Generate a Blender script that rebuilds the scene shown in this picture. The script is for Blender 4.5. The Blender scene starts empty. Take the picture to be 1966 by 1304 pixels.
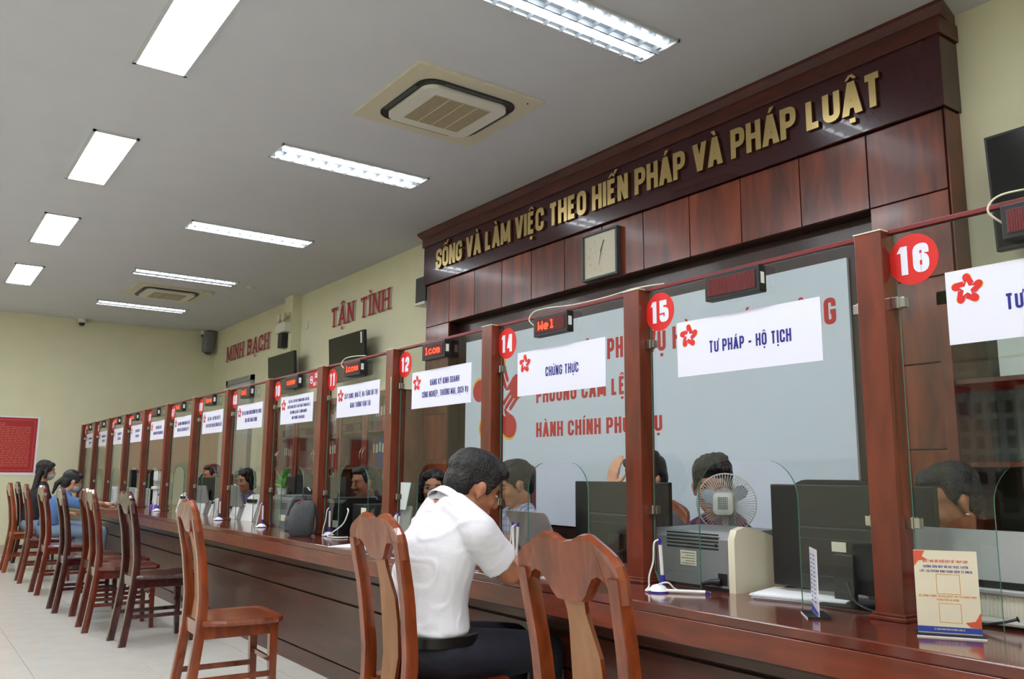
import bpy, bmesh, math, random, unicodedata
from mathutils import Vector, Matrix, Euler, noise
random.seed(7)
S = bpy.context.scene
COL = S.collection
PI = math.pi
# ------------------------------------------------------------------ camera, world, exposure
YAW, PITCH, ROLL = 0.6228, 0.1587, 0.0073
Fv = Vector((math.sin(YAW)*math.cos(PITCH), math.cos(YAW)*math.cos(PITCH), math.sin(PITCH)))
Rv = Vector((math.cos(YAW), -math.sin(YAW), 0)); Uv = Rv.cross(Fv)
R2 = Rv*math.cos(ROLL) + Uv*math.sin(ROLL); U2 = Uv*math.cos(ROLL) - Rv*math.sin(ROLL)
cd = bpy.data.cameras.new('camera'); cam = bpy.data.objects.new('camera', cd); COL.objects.link(cam)
cam.matrix_world = Matrix(((R2.x, U2.x, -Fv.x, 0), (R2.y, U2.y, -Fv.y, 0), (R2.z, U2.z, -Fv.z, 1.15), (0, 0, 0, 1)))
cd.sensor_width = 36; cd.lens = 1630.0/1966*36; cd.clip_start = 0.02
S.camera = cam
W = bpy.data.worlds.new('world'); S.world = W; W.use_nodes = True
W.node_tree.nodes['Background'].inputs[0].default_value = (0.9, 0.95, 1, 1)
W.node_tree.nodes['Background'].inputs[1].default_value = 0.3
S.view_settings.view_transform = 'Standard'; S.view_settings.look = 'None'
S.view_settings.gamma = 1; S.view_settings.use_curve_mapping = False
S.view_settings.exposure = 1.08
PANEL_POWER, LOUVRE_POWER = 20.0, 9.0

# ------------------------------------------------------------------ measures
XG, Y0, SP, PW = 2.238, 1.3025, 0.9897, 0.0845      # posts
GX = 2.285                                          # glass plane
ZT = 0.767                                          # counter top
ZC, YF, XW = 3.4745, 14.315, 4.154                  # ceiling, far wall, right wall
XL, YN = -4.6, -3.4
def post_y(k): return Y0 + k*SP

# ------------------------------------------------------------------ materials
MATS = {}
def lin(c):
    return tuple(((v/255)/12.92 if v/255 <= .04045 else ((v/255+.055)/1.055)**2.4) for v in c)
def mat(name, rgb, rough=.5, metal=0, spec=.5, emit=None, power=0, coat=0, bump=None, noise_amt=0, nscale=8, alpha=None):
    if name in MATS: return MATS[name]
    m = bpy.data.materials.new(name); m.use_nodes = True; nt = m.node_tree
    b = nt.nodes['Principled BSDF']; c = lin(rgb)
    b.inputs['Base Color'].default_value = (*c, 1); b.inputs['Roughness'].default_value = rough
    b.inputs['Metallic'].default_value = metal; b.inputs['Specular IOR Level'].default_value = spec
    b.inputs['Coat Weight'].default_value = coat
    if emit:
        b.inputs['Emission Color'].default_value = (*lin(emit), 1); b.inputs['Emission Strength'].default_value = power
    if noise_amt or bump:
        tc = nt.nodes.new('ShaderNodeTexCoord'); n = nt.nodes.new('ShaderNodeTexNoise')
        n.inputs['Scale'].default_value = nscale; n.inputs['Detail'].default_value = 5
        nt.links.new(tc.outputs['Object'], n.inputs['Vector'])
        if noise_amt:
            r = nt.nodes.new('ShaderNodeValToRGB')
            r.color_ramp.elements[0].position = .3; r.color_ramp.elements[1].position = .7
            r.color_ramp.elements[0].color = (*[v*(1-noise_amt) for v in c], 1)
            r.color_ramp.elements[1].color = (*[min(1, v*(1+noise_amt)) for v in c], 1)
            nt.links.new(n.outputs['Fac'], r.inputs['Fac']); nt.links.new(r.outputs['Color'], b.inputs['Base Color'])
        if bump:
            bp = nt.nodes.new('ShaderNodeBump'); bp.inputs['Strength'].default_value = bump; bp.inputs['Distance'].default_value = .01
            nt.links.new(n.outputs['Fac'], bp.inputs['Height']); nt.links.new(bp.outputs['Normal'], b.inputs['Normal'])
    MATS[name] = m; return m
def wood(name, dark, light, rough=.25, scale=(1, 1, 1), coat=.3, per_object=.0, grain=6):
    m = bpy.data.materials.new(name); m.use_nodes = True; nt = m.node_tree; b = nt.nodes['Principled BSDF']
    tc = nt.nodes.new('ShaderNodeTexCoord'); mp = nt.nodes.new('ShaderNodeMapping'); mp.inputs['Scale'].default_value = scale
    oi = nt.nodes.new('ShaderNodeObjectInfo')
    add = nt.nodes.new('ShaderNodeVectorMath'); add.operation = 'ADD'
    sc = nt.nodes.new('ShaderNodeVectorMath'); sc.operation = 'SCALE'; sc.inputs['Scale'].default_value = 7
    cmb = nt.nodes.new('ShaderNodeCombineXYZ')
    for i in range(3): nt.links.new(oi.outputs['Random'], cmb.inputs[i])
    nt.links.new(cmb.outputs[0], sc.inputs[0])
    nt.links.new(tc.outputs['Object'], add.inputs[0]); nt.links.new(sc.outputs[0], add.inputs[1])
    nt.links.new(add.outputs[0], mp.inputs['Vector'])
    n = nt.nodes.new('ShaderNodeTexNoise'); n.inputs['Scale'].default_value = grain; n.inputs['Detail'].default_value = 6; n.inputs['Distortion'].default_value = .6
    nt.links.new(mp.outputs[0], n.inputs['Vector'])
    r = nt.nodes.new('ShaderNodeValToRGB'); r.color_ramp.elements[0].position = .32; r.color_ramp.elements[1].position = .68
    r.color_ramp.elements[0].color = (*lin(dark), 1); r.color_ramp.elements[1].color = (*lin(light), 1)
    nt.links.new(n.outputs['Fac'], r.inputs['Fac'])
    if per_object:
        hs = nt.nodes.new('ShaderNodeHueSaturation'); mr = nt.nodes.new('ShaderNodeMapRange')
        mr.inputs['To Min'].default_value = 1-per_object; mr.inputs['To Max'].default_value = 1+per_object
        nt.links.new(oi.outputs['Random'], mr.inputs['Value']); nt.links.new(mr.outputs[0], hs.inputs['Value'])
        nt.links.new(r.outputs['Color'], hs.inputs['Color']); nt.links.new(hs.outputs[0], b.inputs['Base Color'])
    else: nt.links.new(r.outputs['Color'], b.inputs['Base Color'])
    b.inputs['Roughness'].default_value = rough; b.inputs['Coat Weight'].default_value = coat; b.inputs['Coat Roughness'].default_value = .12
    bp = nt.nodes.new('ShaderNodeBump'); bp.inputs['Strength'].default_value = .06; bp.inputs['Distance'].default_value = .004
    nt.links.new(n.outputs['Fac'], bp.inputs['Height']); nt.links.new(bp.outputs['Normal'], b.inputs['Normal'])
    MATS[name] = m; return m
def glass(name, tint, ior=1.35, rough=0.0):
    m = bpy.data.materials.new(name); m.use_nodes = True; nt = m.node_tree; nt.nodes.clear()
    o = nt.nodes.new('ShaderNodeOutputMaterial'); mx = nt.nodes.new('ShaderNodeMixShader'); t = nt.nodes.new('ShaderNodeBsdfTransparent')
    g = nt.nodes.new('ShaderNodeBsdfGlossy'); fr = nt.nodes.new('ShaderNodeFresnel'); fr.inputs['IOR'].default_value = ior
    ge = nt.nodes.new('ShaderNodeNewGeometry'); inv = nt.nodes.new('ShaderNodeMath'); inv.operation = 'SUBTRACT'; inv.inputs[0].default_value = 1
    mu = nt.nodes.new('ShaderNodeMath'); mu.operation = 'MULTIPLY'
    nt.links.new(ge.outputs['Backfacing'], inv.inputs[1]); nt.links.new(inv.outputs[0], mu.inputs[0]); nt.links.new(fr.outputs[0], mu.inputs[1])
    g.inputs['Roughness'].default_value = rough; t.inputs['Color'].default_value = (*tint, 1)
    nt.links.new(mu.outputs[0], mx.inputs[0]); nt.links.new(t.outputs[0], mx.inputs[1]); nt.links.new(g.outputs[0], mx.inputs[2])
    nt.links.new(mx.outputs[0], o.inputs[0]); MATS[name] = m; return m

M_ceil = mat('ceiling_paint', (208, 209, 213), .9, noise_amt=.02, nscale=3)
M_wall = mat('cream_wall_paint', (222, 219, 188), .75, noise_amt=.025, nscale=4, bump=.03)
M_tile = mat('floor_tile', (206, 205, 196), .18, noise_amt=.04, nscale=6)
M_grout = mat('tile_grout', (158, 156, 148), .8)
M_skirt = mat('skirting_tile', (188, 180, 166), .3, noise_amt=.04)
M_pan = wood('panel_wood', (72, 30, 17), (134, 58, 30), .3, (1, 3.2, .6), .22, .22, 3)
M_core = wood('dark_panel_core', (40, 17, 13), (58, 25, 19), .4, (1, 2, .6), .1)
M_sign = mat('maroon_sign_lacquer', (58, 18, 26), .22, coat=.3, noise_amt=.06)
M_corn = wood('cornice_wood', (64, 26, 19), (92, 39, 27), .35, (1, .7, 3), .2)
M_gold = mat('polished_brass', (206, 180, 122), .3, metal=.75)
M_goldside = mat('brass_edge', (120, 98, 60), .4, metal=.8)
M_post = wood('post_wood', (88, 34, 20), (122, 50, 28), .3, (3, 3, .6), .3)
M_top = wood('counter_top_wood', (84, 35, 26), (112, 50, 36), .13, (4, .7, 1), .5)
M_fas = wood('counter_fascia_wood', (96, 42, 26), (128, 58, 36), .28, (1, .7, 5), .3)
M_base = wood('counter_base_wood', (62, 28, 20), (86, 41, 29), .28, (1, .6, 4), .2)
M_rail = mat('rail_maroon', (112, 28, 30), .35)
M_glass = glass('pane_glass', (.93, .96, .95), 1.6)
M_gedge = mat('glass_edge_green', (70, 130, 112), .15, spec=.8)
M_chrome = mat('chrome', (190, 190, 190), .2, metal=1)
M_white = mat('white_plastic', (228, 229, 228), .35)
M_cream = mat('cream_plastic', (214, 208, 186), .4)
M_grey = mat('grey_plastic', (118, 122, 124), .4)
M_dgrey = mat('dark_grey_plastic', (66, 70, 72), .4)
M_black = mat('black_plastic', (22, 23, 25), .4)
M_screen = mat('black_screen', (10, 12, 12), .12)
M_silver = mat('silver_plastic', (176, 178, 180), .35, metal=.3)
M_paper = mat('paper_white', (236, 237, 242), .8)
M_signw = mat('sign_board_white', (226, 228, 244), .5)
M_red = mat('signal_red', (214, 32, 28), .45)
M_ynl = mat('emblem_yellow', (240, 200, 40), .5)
M_navy = mat('navy_print', (34, 30, 130), .6)
M_letred = mat('letter_red', (158, 14, 30), .4)
M_letside = mat('letter_backing', (200, 190, 178), .5)
M_board = mat('pale_blue_board', (220, 230, 243), .3, noise_amt=.01)
M_bred = mat('board_print_red', (206, 40, 40), .5)
M_led = mat('led_lit', (255, 60, 20), .5, emit=(255, 40, 12), power=3.5)
M_ledoff = mat('led_unlit', (110, 14, 22), .5)
M_ledbg = mat('led_window', (52, 8, 14), .25)
M_blue = mat('pen_blue', (44, 36, 150), .35)
M_skin = mat('skin', (206, 148, 116), .5, noise_amt=.05, nscale=20)
M_skin2 = mat('skin_tanned', (180, 120, 90), .5, noise_amt=.05, nscale=20)
M_hair = mat('black_hair', (20, 17, 17), .5, noise_amt=.45, nscale=110, bump=.8)
M_shirtw = mat('white_shirt_cotton', (228, 228, 236), .85, bump=.9, nscale=7)
M_trou = mat('navy_trousers', (24, 26, 40), .8)
M_belt = mat('black_belt', (14, 14, 16), .35)
M_lbl = mat('cream_label', (226, 220, 200), .6)
M_lip = mat('lips', (150, 80, 74), .5)
M_eye = mat('eye_dark', (20, 16, 14), .2)
M_eyew = mat('eye_white', (220, 216, 210), .3)
M_lamp = mat('lamp_diffuser', (255, 255, 255), .5, emit=(248, 250, 255), power=PANEL_POWER)
M_tube = mat('lamp_tube', (255, 255, 255), .5, emit=(244, 250, 255), power=LOUVRE_POWER)
M_tube2 = mat('lamp_tube_dim', (255, 255, 255), .5, emit=(244, 250, 255), power=LOUVRE_POWER*.16)
M_refl = mat('louvre_metal', (150, 155, 160), .4, metal=.5)
M_lframe = mat('lamp_frame', (200, 204, 204), .4)
M_ac = mat('ac_beige', (212, 204, 178), .5)
M_acw = mat('ac_white', (222, 220, 206), .45)
M_acg = mat('ac_grille', (150, 132, 100), .7)
M_chA = wood('chair_wood_orange', (108, 46, 20), (150, 70, 34), .16, (3, 3, .8), .6)
M_chB = wood('chair_wood_red', (78, 27, 18), (112, 42, 27), .18, (3, 3, .8), .6)
M_chC = wood('chair_wood_dark', (48, 19, 20), (74, 29, 27), .16, (3, 3, .8), .6)
M_splat = wood('chair_splat_tan', (150, 104, 72), (172, 124, 88), .5, (3, 3, .8), .0)
M_splatd = wood('chair_splat_dark', (84, 50, 40), (104, 64, 52), .45, (3, 3, .8), .0)
M_leaf = mat('leaf_green', (92, 168, 44), .4)
M_bag = mat('grey_fabric', (74, 76, 80), .9, noise_amt=.15, nscale=60, bump=.2)
M_bagd = mat('black_fabric', (26, 27, 30), .9)

# ------------------------------------------------------------------ mesh builder
class MB:
    def __init__(s): s.v = []; s.f = []; s.m = []
    def add(s, vs, fs, mi=0):
        n = len(s.v); s.v += [tuple(v) for v in vs]; s.f += [tuple(i+n for i in f) for f in fs]; s.m += [mi]*len(fs); return s
    def box(s, a, b, mi=0, ch=0):
        (x0, y0, z0), (x1, y1, z1) = a, b
        x0, x1 = min(x0, x1), max(x0, x1); y0, y1 = min(y0, y1), max(y0, y1); z0, z1 = min(z0, z1), max(z0, z1)
        if ch <= 0:
            return s.add([(x0, y0, z0), (x1, y0, z0), (x1, y1, z0), (x0, y1, z0), (x0, y0, z1), (x1, y0, z1), (x1, y1, z1), (x0, y1, z1)],
                         [(0, 3, 2, 1), (4, 5, 6, 7), (0, 1, 5, 4), (1, 2, 6, 5), (2, 3, 7, 6), (3, 0, 4, 7)], mi)
        bm = bmesh.new(); bmesh.ops.create_cube(bm, size=1)
        for v in bm.verts: v.co = Vector(((x0+x1)/2+v.co.x*(x1-x0), (y0+y1)/2+v.co.y*(y1-y0), (z0+z1)/2+v.co.z*(z1-z0)))
        bmesh.ops.bevel(bm, geom=list(bm.edges), offset=ch, segments=2, affect='EDGES', profile=.5)
        bm.verts.ensure_lookup_table(); s.add([v.co for v in bm.verts], [[v.index for v in f.verts] for f in bm.faces], mi); bm.free(); return s
    def xf(s, M, start=0):
        for i in range(start, len(s.v)): s.v[i] = tuple(M @ Vector(s.v[i]))
        return s
    def prism(s, pts, ax, d0, d1, mi=0, mside=None):
        # pts 2d polygon; ax 'x': (y,z), 'y': (x,z), 'z': (x,y)
        def P(p, d): return {'x': (d, p[0], p[1]), 'y': (p[0], d, p[1]), 'z': (p[0], p[1], d)}[ax]
        n = len(pts); vs = [P(p, d0) for p in pts]+[P(p, d1) for p in pts]
        ms = mi if mside is None else mside
        s.add(vs, [tuple(range(n))[::-1], tuple(range(n, 2*n))], mi)
        k = len(s.v)-2*n
        for i in range(n):
            j = (i+1) % n; s.f.append((k+i, k+j, k+n+j, k+n+i)); s.m.append(ms)
        return s
    def tube(s, pts, r, n=8, mi=0, caps=True):
        pts = [Vector(p) for p in pts]; k = len(s.v); N = len(pts)
        rs = r if isinstance(r, (list, tuple)) else [r]*N
        up = None
        for i, p in enumerate(pts):
            t = (pts[min(i+1, N-1)]-pts[max(i-1, 0)]).normalized()
            if up is None: up = Vector((0, 0, 1)) if abs(t.z) < .9 else Vector((1, 0, 0))
            a = t.cross(up)
            if a.length < 1e-5: a = t.cross(Vector((0, 1, .1)))
            a.normalize(); b = a.cross(t).normalized(); up = b
            for j in range(n):
                q = 2*PI*j/n; s.v.append(tuple(p+(a*math.cos(q)+b*math.sin(q))*rs[i]))
        for i in range(N-1):
            for j in range(n):
                s.f.append((k+i*n+j, k+i*n+(j+1) % n, k+(i+1)*n+(j+1) % n, k+(i+1)*n+j)); s.m.append(mi)
        if caps:
            s.f.append(tuple(k+j for j in range(n))[::-1]); s.f.append(tuple(k+(N-1)*n+j for j in range(n))); s.m += [mi, mi]
        return s
    def lathe(s, prof, n=24, mi=0, c=(0, 0, 0), ax='z'):
        k = len(s.v)
        for (r, h) in prof:
            for j in range(n):
                q = 2*PI*j/n; a, b = r*math.cos(q), r*math.sin(q)
                p = {'z': (a, b, h), 'x': (h, a, b), 'y': (a, h, b)}[ax]
                s.v.append((c[0]+p[0], c[1]+p[1], c[2]+p[2]))
        for i in range(len(prof)-1):
            for j in range(n):
                s.f.append((k+i*n+j, k+i*n+(j+1) % n, k+(i+1)*n+(j+1) % n, k+(i+1)*n+j)); s.m.append(mi)
        s.f.append(tuple(k+j for j in range(n))); s.f.append(tuple(k+(len(prof)-1)*n+j for j in range(n))); s.m += [mi, mi]
        return s
    def ell(s, c, r, rot=None, nu=16, nv=10, mi=0):
        M = Matrix.Translation(c) @ (Euler(rot).to_matrix().to_4x4() if rot else Matrix())
        k = len(s.v); s.v.append(tuple(M @ Vector((0, 0, r[2]))))
        for i in range(1, nv):
            t = PI*i/nv
            for j in range(nu):
                q = 2*PI*j/nu; s.v.append(tuple(M @ Vector((r[0]*math.sin(t)*math.cos(q), r[1]*math.sin(t)*math.sin(q), r[2]*math.cos(t)))))
        s.v.append(tuple(M @ Vector((0, 0, -r[2])))); e = len(s.v)-1
        for j in range(nu):
            s.f.append((k, k+1+j, k+1+(j+1) % nu)); s.m.append(mi)
            for i in range(nv-2):
                a = k+1+i*nu; s.f.append((a+j, a+nu+j, a+nu+(j+1) % nu, a+(j+1) % nu)); s.m.append(mi)
            a = k+1+(nv-2)*nu; s.f.append((a+j, e, a+(j+1) % nu)); s.m.append(mi)
        return s
    def sections(s, secs, mi=0):
        # secs: list of lists of points (same count), lofted and capped
        k = len(s.v); n = len(secs[0])
        for q in secs: s.v += [tuple(p) for p in q]
        for i in range(len(secs)-1):
            for j in range(n):
                s.f.append((k+i*n+j, k+i*n+(j+1) % n, k+(i+1)*n+(j+1) % n, k+(i+1)*n+j)); s.m.append(mi)
        s.f.append(tuple(k+j for j in range(n))[::-1]); s.f.append(tuple(k+(len(secs)-1)*n+j for j in range(n))); s.m += [mi, mi]
        return s
    def mesh(s, name, mats, smooth=False):
        me = bpy.data.meshes.new(name); me.from_pydata(s.v, [], s.f)
        for m in mats: me.materials.append(m)
        me.polygons.foreach_set('material_index', s.m)
        bm = bmesh.new(); bm.from_mesh(me); bmesh.ops.recalc_face_normals(bm, faces=bm.faces)
        if smooth:
            for f in bm.faces: f.smooth = True
            for e in bm.edges:
                if len(e.link_faces) == 2 and e.calc_face_angle(0) > math.radians(38): e.smooth = False
        bm.to_mesh(me); bm.free(); return me
def obj(name, mb, m, parent=None, smooth=False, loc=None, rot=None, label=None):
    mats = m if isinstance(m, (list, tuple)) else [m]
    me = mb.mesh(name, mats, smooth) if isinstance(mb, MB) else mb
    o = bpy.data.objects.new(name, me); COL.objects.link(o)
    if parent: o.parent = parent
    if loc: o.location = loc
    if rot: o.rotation_euler = rot
    if label: o['label'] = label
    return o
def thing(name, label, cat, loc=(0, 0, 0), rz=0, group=None):
    o = bpy.data.objects.new(name, None); COL.objects.link(o); o.empty_display_size = .05
    o.location = loc; o.rotation_euler = (0, 0, rz); o['label'] = label; o['category'] = cat
    if group: o['group'] = group
    return o
def tag(o, label, cat, group=None):
    o['label'] = label; o['category'] = cat
    if group: o['group'] = group
    return o
def struct(name, mb, m, smooth=False):
    o = obj(name, mb, m, None, smooth); o['kind'] = 'structure'; return o
def copy_tree(o, parent=None, loc=None, rz=None, label=None, group=None):
    c = o.copy(); COL.objects.link(c)
    if parent: c.parent = parent
    if loc is not None: c.location = loc
    if rz is not None: c.rotation_euler = (0, 0, rz)
    if label: c['label'] = label
    if group: c['group'] = group
    for ch in list(o.children): copy_tree(ch, c)
    return c
def rrect(x0, y0, x1, y1, r, n=5):
    P = []
    for cx, cy, a in ((x1-r, y1-r, 0), (x0+r, y1-r, 90), (x0+r, y0+r, 180), (x1-r, y0+r, 270)):
        for i in range(n+1):
            q = math.radians(a+90*i/n); P.append((cx+r*math.cos(q), cy+r*math.sin(q)))
    return P

# ------------------------------------------------------------------ stroke lettering (condensed capitals with Vietnamese marks)
# s: stroke polyline (x,y[,0=sharp]) ; c: closed stroke ; d: diagonal cut flat at its ends
GL = {
 'A': [('d', 0, 0, .5, 1), ('d', 1, 0, .5, 1), ('s', [(.2, .25), (.8, .25)])],
 'B': [('c', [(0, 1, 0), (.94, 1), (.94, .53), (0, .53, 0)]), ('c', [(0, .53, 0), (1, .53), (1, 0), (0, 0, 0)])],
 'C': [('s', [(1, .66), (1, 1), (0, 1), (0, 0), (1, 0), (1, .34)])],
 'D': [('c', [(0, 1, 0), (1, 1), (1, 0), (0, 0, 0)])],
 'E': [('s', [(1, 1), (0, 1, 0), (0, 0, 0), (1, 0)]), ('s', [(0, .52), (.85, .52)])],
 'G': [('s', [(1, .7), (1, 1), (0, 1), (0, 0), (1, 0), (1, .46, 0), (.55, .46)])],
 'H': [('s', [(0, 0), (0, 1)]), ('s', [(1, 0), (1, 1)]), ('s', [(0, .52), (1, .52)])],
 'I': [('s', [(0, 0), (0, 1)])],
 'K': [('s', [(0, 0), (0, 1)]), ('d', .1, .38, 1, 1), ('d', .4, .55, 1, 0)],
 'L': [('s', [(0, 1), (0, 0, 0), (1, 0)])],
 'M': [('s', [(0, 0), (0, 1)]), ('s', [(1, 0), (1, 1)]), ('d', 0, 1, .5, .1), ('d', 1, 1, .5, .1)],
 'N': [('s', [(0, 0), (0, 1)]), ('s', [(1, 0), (1, 1)]), ('d', 0, 1, 1, 0)],
 'O': [('c', [(0, 0), (1, 0), (1, 1), (0, 1)])],
 'P': [('s', [(0, 0), (0, 1)]), ('s', [(0, 1, 0), (1, 1), (1, .42), (0, .42, 0)])],
 'Q': [('c', [(0, 0), (1, 0), (1, 1), (0, 1)]), ('d', .5, .3, 1, 0)],
 'R': [('s', [(0, 0), (0, 1)]), ('s', [(0, 1, 0), (1, 1), (1, .48), (0, .48, 0)]), ('d', .45, .5, 1, 0)],
 'S': [('s', [(1, .68), (1, 1), (0, 1), (0, .54), (1, .46), (1, 0), (0, 0), (0, .32)])],
 'T': [('s', [(.5, 0), (.5, 1)]), ('s', [(-.1, 1), (1.1, 1)])],
 'U': [('s', [(0, 1), (0, 0), (1, 0), (1, 1)])],
 'V': [('d', 0, 1, .5, 0), ('d', 1, 1, .5, 0)],
 'W': [('d', 0, 1, .25, 0), ('d', .5, 1, .25, 0), ('d', .5, 1, .75, 0), ('d', 1, 1, .75, 0)],
 'X': [('d', 0, 1, 1, 0), ('d', 1, 1, 0, 0)],
 'Y': [('d', 0, 1, .5, .42), ('d', 1, 1, .5, .42), ('s', [(.5, 0), (.5, .5)])],
 '0': [('c', [(0, 0), (1, 0), (1, 1), (0, 1)])],
 '1': [('s', [(.6, 0), (.6, 1)]), ('d', .05, .78, .6, .98)],
 '2': [('s', [(0, .68), (0, 1), (1, 1), (1, .55), (0, .25), (0, 0, 0), (1, 0)])],
 '3': [('s', [(0, .7), (0, 1), (1, 1), (1, .53), (.4, .53)]), ('s', [(.4, .53), (1, .53), (1, 0), (0, 0), (0, .3)])],
 '4': [('s', [(.75, 0), (.75, 1)]), ('s', [(0, .27), (1.1, .27)]), ('d', .02, .22, .62, 1)],
 '5': [('s', [(1, 1), (0, 1, 0), (0, .55, 0), (1, .58), (1, 0), (0, 0), (0, .28)])],
 '6': [('s', [(1, .7), (1, 1), (0, 1), (0, .3)]), ('c', [(0, 0), (1, 0), (1, .55), (0, .55)])],
 '7': [('s', [(0, 1), (1, 1)]), ('d', 1, 1, .35, 0)],
 '8': [('c', [(.05, .53), (.95, .53), (.95, 1), (.05, 1)]), ('c', [(0, 0), (1, 0), (1, .53), (0, .53)])],
 '9': [('s', [(0, .3), (0, 0), (1, 0), (1, .7)]), ('c', [(0, .45), (1, .45), (1, 1), (0, 1)])],
 '-': [('s', [(-.25, .42), (1.25, .42)])], ',': [('d', 0, -.18, .3, .08)], '.': [('s', [(0, 0), (0, .02)])],
 ';': [('d', 0, -.18, .3, .08), ('s', [(.2, .5), (.2, .56)])], ':': [('s', [(.2, 0), (.2, .06)]), ('s', [(.2, .5), (.2, .56)])],
}
WID = {'I': .0, 'B': 1.02, 'M': 1.5, 'W': 1.6, '.': .0, ',': .3, ';': .3, ':': .3, '1': .7, '-': .6, 'L': .85, 'E': .85, 'T': .95, 'A': 1.15, 'V': 1.1}
SERIF = {'A': [(0, 0), (1, 0)], 'B': [(0, 0), (0, 1)], 'H': [(0, 0), (0, 1), (1, 0), (1, 1)], 'I': [(0, 0), (0, 1)],
         'M': [(0, 0), (0, 1), (1, 0), (1, 1)], 'N': [(0, 0), (0, 1), (1, 1)], 'T': [(.5, 0)]}
def _round(pts, closed, r):
    n = len(pts); out = []
    for i, p in enumerate(pts):
        P = Vector((p[0], p[1]))
        sharp = (len(p) > 2 and p[2] == 0) or (not closed and i in (0, n-1))
        if sharp: out.append(P); continue
        A = Vector(pts[(i-1) % n][:2]); B = Vector(pts[(i+1) % n][:2])
        ra = min(r, (A-P).length*.5); rb = min(r, (B-P).length*.5); rr = min(ra, rb)
        a = P+(A-P).normalized()*rr; b = P+(B-P).normalized()*rr
        for k in range(5):
            t = k/4; out.append(a*(1-t)**2+P*2*t*(1-t)+b*t*t)
    return out
def _ribbon(pts, closed, t):
    n = len(pts); L = []; Rr = []
    for i, p in enumerate(pts):
        if closed: a = pts[(i-1) % n]; b = pts[(i+1) % n]
        else: a = pts[max(i-1, 0)]; b = pts[min(i+1, n-1)]
        d1 = (p-a); d2 = (b-p)
        if d1.length < 1e-6: d1 = d2
        if d2.length < 1e-6: d2 = d1
        d1.normalize(); d2.normalize(); d = (d1+d2)
        d = d.normalized() if d.length > 1e-4 else d1
        nn = Vector((-d.y, d.x)); c = max(.35, nn.dot(Vector((-d1.y, d1.x))))
        L.append(p+nn*t/2/c); Rr.append(p-nn*t/2/c)
    Q = []
    for i in range(n if closed else n-1):
        j = (i+1) % n; Q.append([L[i], L[j], Rr[j], Rr[i]])
    return Q
def glyph(ch, w, t, serif=False, th=None):
    """quads (2d) of one character of height 1, and its advance"""
    dec = unicodedata.normalize('NFD', ch.upper()); base = dec[0]; marks = dec[1:]
    bar = base == 'Đ'
    if bar: base = 'D'
    if base == ' ': return [], w*.42
    W_ = WID.get(base, 1); cw = t + (w-t)*W_ if base not in 'I.' else t
    X = lambda x: t/2+x*(cw-t); Y = lambda y: t/2+y*(1-t) if 0 <= y <= 1 else y
    Q = []
    for g in GL.get(base, []):
        if g[0] in 'sc':
            pts = [(X(p[0]), Y(p[1]))+tuple(p[2:]) for p in g[1]]
            straight = len(pts) == 2
            if straight and abs(pts[0][0]-pts[1][0]) < 1e-6 and base not in ',.;:':
                pts = [(p[0], 0 if q[1] == 0 else (1 if q[1] == 1 else p[1])) for p, q in zip(pts, g[1])]
            R = _round(pts, g[0] == 'c', .62*w*.5+.06)
            if not straight and g[0] == 's' and th is None:
                pass
            Q += _ribbon(R, g[0] == 'c', t if (th is None or not (straight and abs(pts[0][1]-pts[1][1]) < 1e-6)) else th)
        else:
            _, x0, y0, x1, y1 = g; h = t*.56
            Q.append([Vector((X(x0)-h, y0)), Vector((X(x0)+h, y0)), Vector((X(x1)+h, y1)), Vector((X(x1)-h, y1))])
    if serif:
        for sx, sy in SERIF.get(base, []):
            x = X(sx); e = t*.95; y = 0 if sy == 0 else 1-.07
            Q.append([Vector((x-e, y)), Vector((x+e, y)), Vector((x+e, y+.07)), Vector((x-e, y+.07))])
        if base == 'T':
            for x in (X(-.1), X(1.1)): Q.append([Vector((x-.03, .8)), Vector((x+.03, .8)), Vector((x+.03, 1)), Vector((x-.03, 1))])
    cx = cw/2
    def q(*p): Q.append([Vector(a) for a in p])
    if bar: q((-t*.45, .46), (cw*.5, .46), (cw*.5, .56), (-t*.45, .56))
    top = 1.06
    k = w*.34
    for m in marks:
        if m == '\u0302':
            q((cx-k, top), (cx-k*.45, top), (cx+t*.3, top+.15), (cx-t*.3, top+.15)); q((cx+k*.45, top), (cx+k, top), (cx+t*.3, top+.15), (cx-t*.3, top+.15)); top2 = top+.1
        elif m == '\u0306':
            q((cx-k, top+.12), (cx-k*.5, top+.12), (cx, top+.06), (cx, top)); q((cx+k, top+.12), (cx+k*.5, top+.12), (cx, top+.06), (cx, top))
        elif m == '\u0301':
            o = k*.9 if '\u0302' in marks else 0; b = .08 if '\u0302' in marks else 0
            q((cx-t*.35+o, top+b), (cx+t*.15+o, top+b), (cx+t*.8+o, top+b+.17), (cx+o, top+b+.17))
        elif m == '\u0300':
            o = -k*.9 if '\u0302' in marks else 0; b = .08 if '\u0302' in marks else 0
            q((cx+t*.35+o, top+b), (cx-t*.15+o, top+b), (cx-t*.8+o, top+b+.17), (cx+o, top+b+.17))
        elif m == '\u0323': q((cx-t*.45, -.25), (cx+t*.45, -.25), (cx+t*.45, -.11), (cx-t*.45, -.11))
        elif m == '\u0303':
            q((cx-k, top), (cx-k, top+.08), (cx, top+.12), (cx, top+.04)); q((cx, top+.04), (cx, top+.12), (cx+k, top+.12), (cx+k, top+.04))
        elif m == '\u0309':
            o = k*.9 if '\u0302' in marks else 0
            q((cx-t*.3+o, top), (cx+t*.1+o, top), (cx+t*.5+o, top+.2), (cx-t*.1+o, top+.2))
        elif m == '\u031b':
            q((cw-t*.2, .86), (cw+t*.25, .9), (cw+t*.55, 1.12), (cw+t*.0, 1.12))
    return Q, cw
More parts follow.
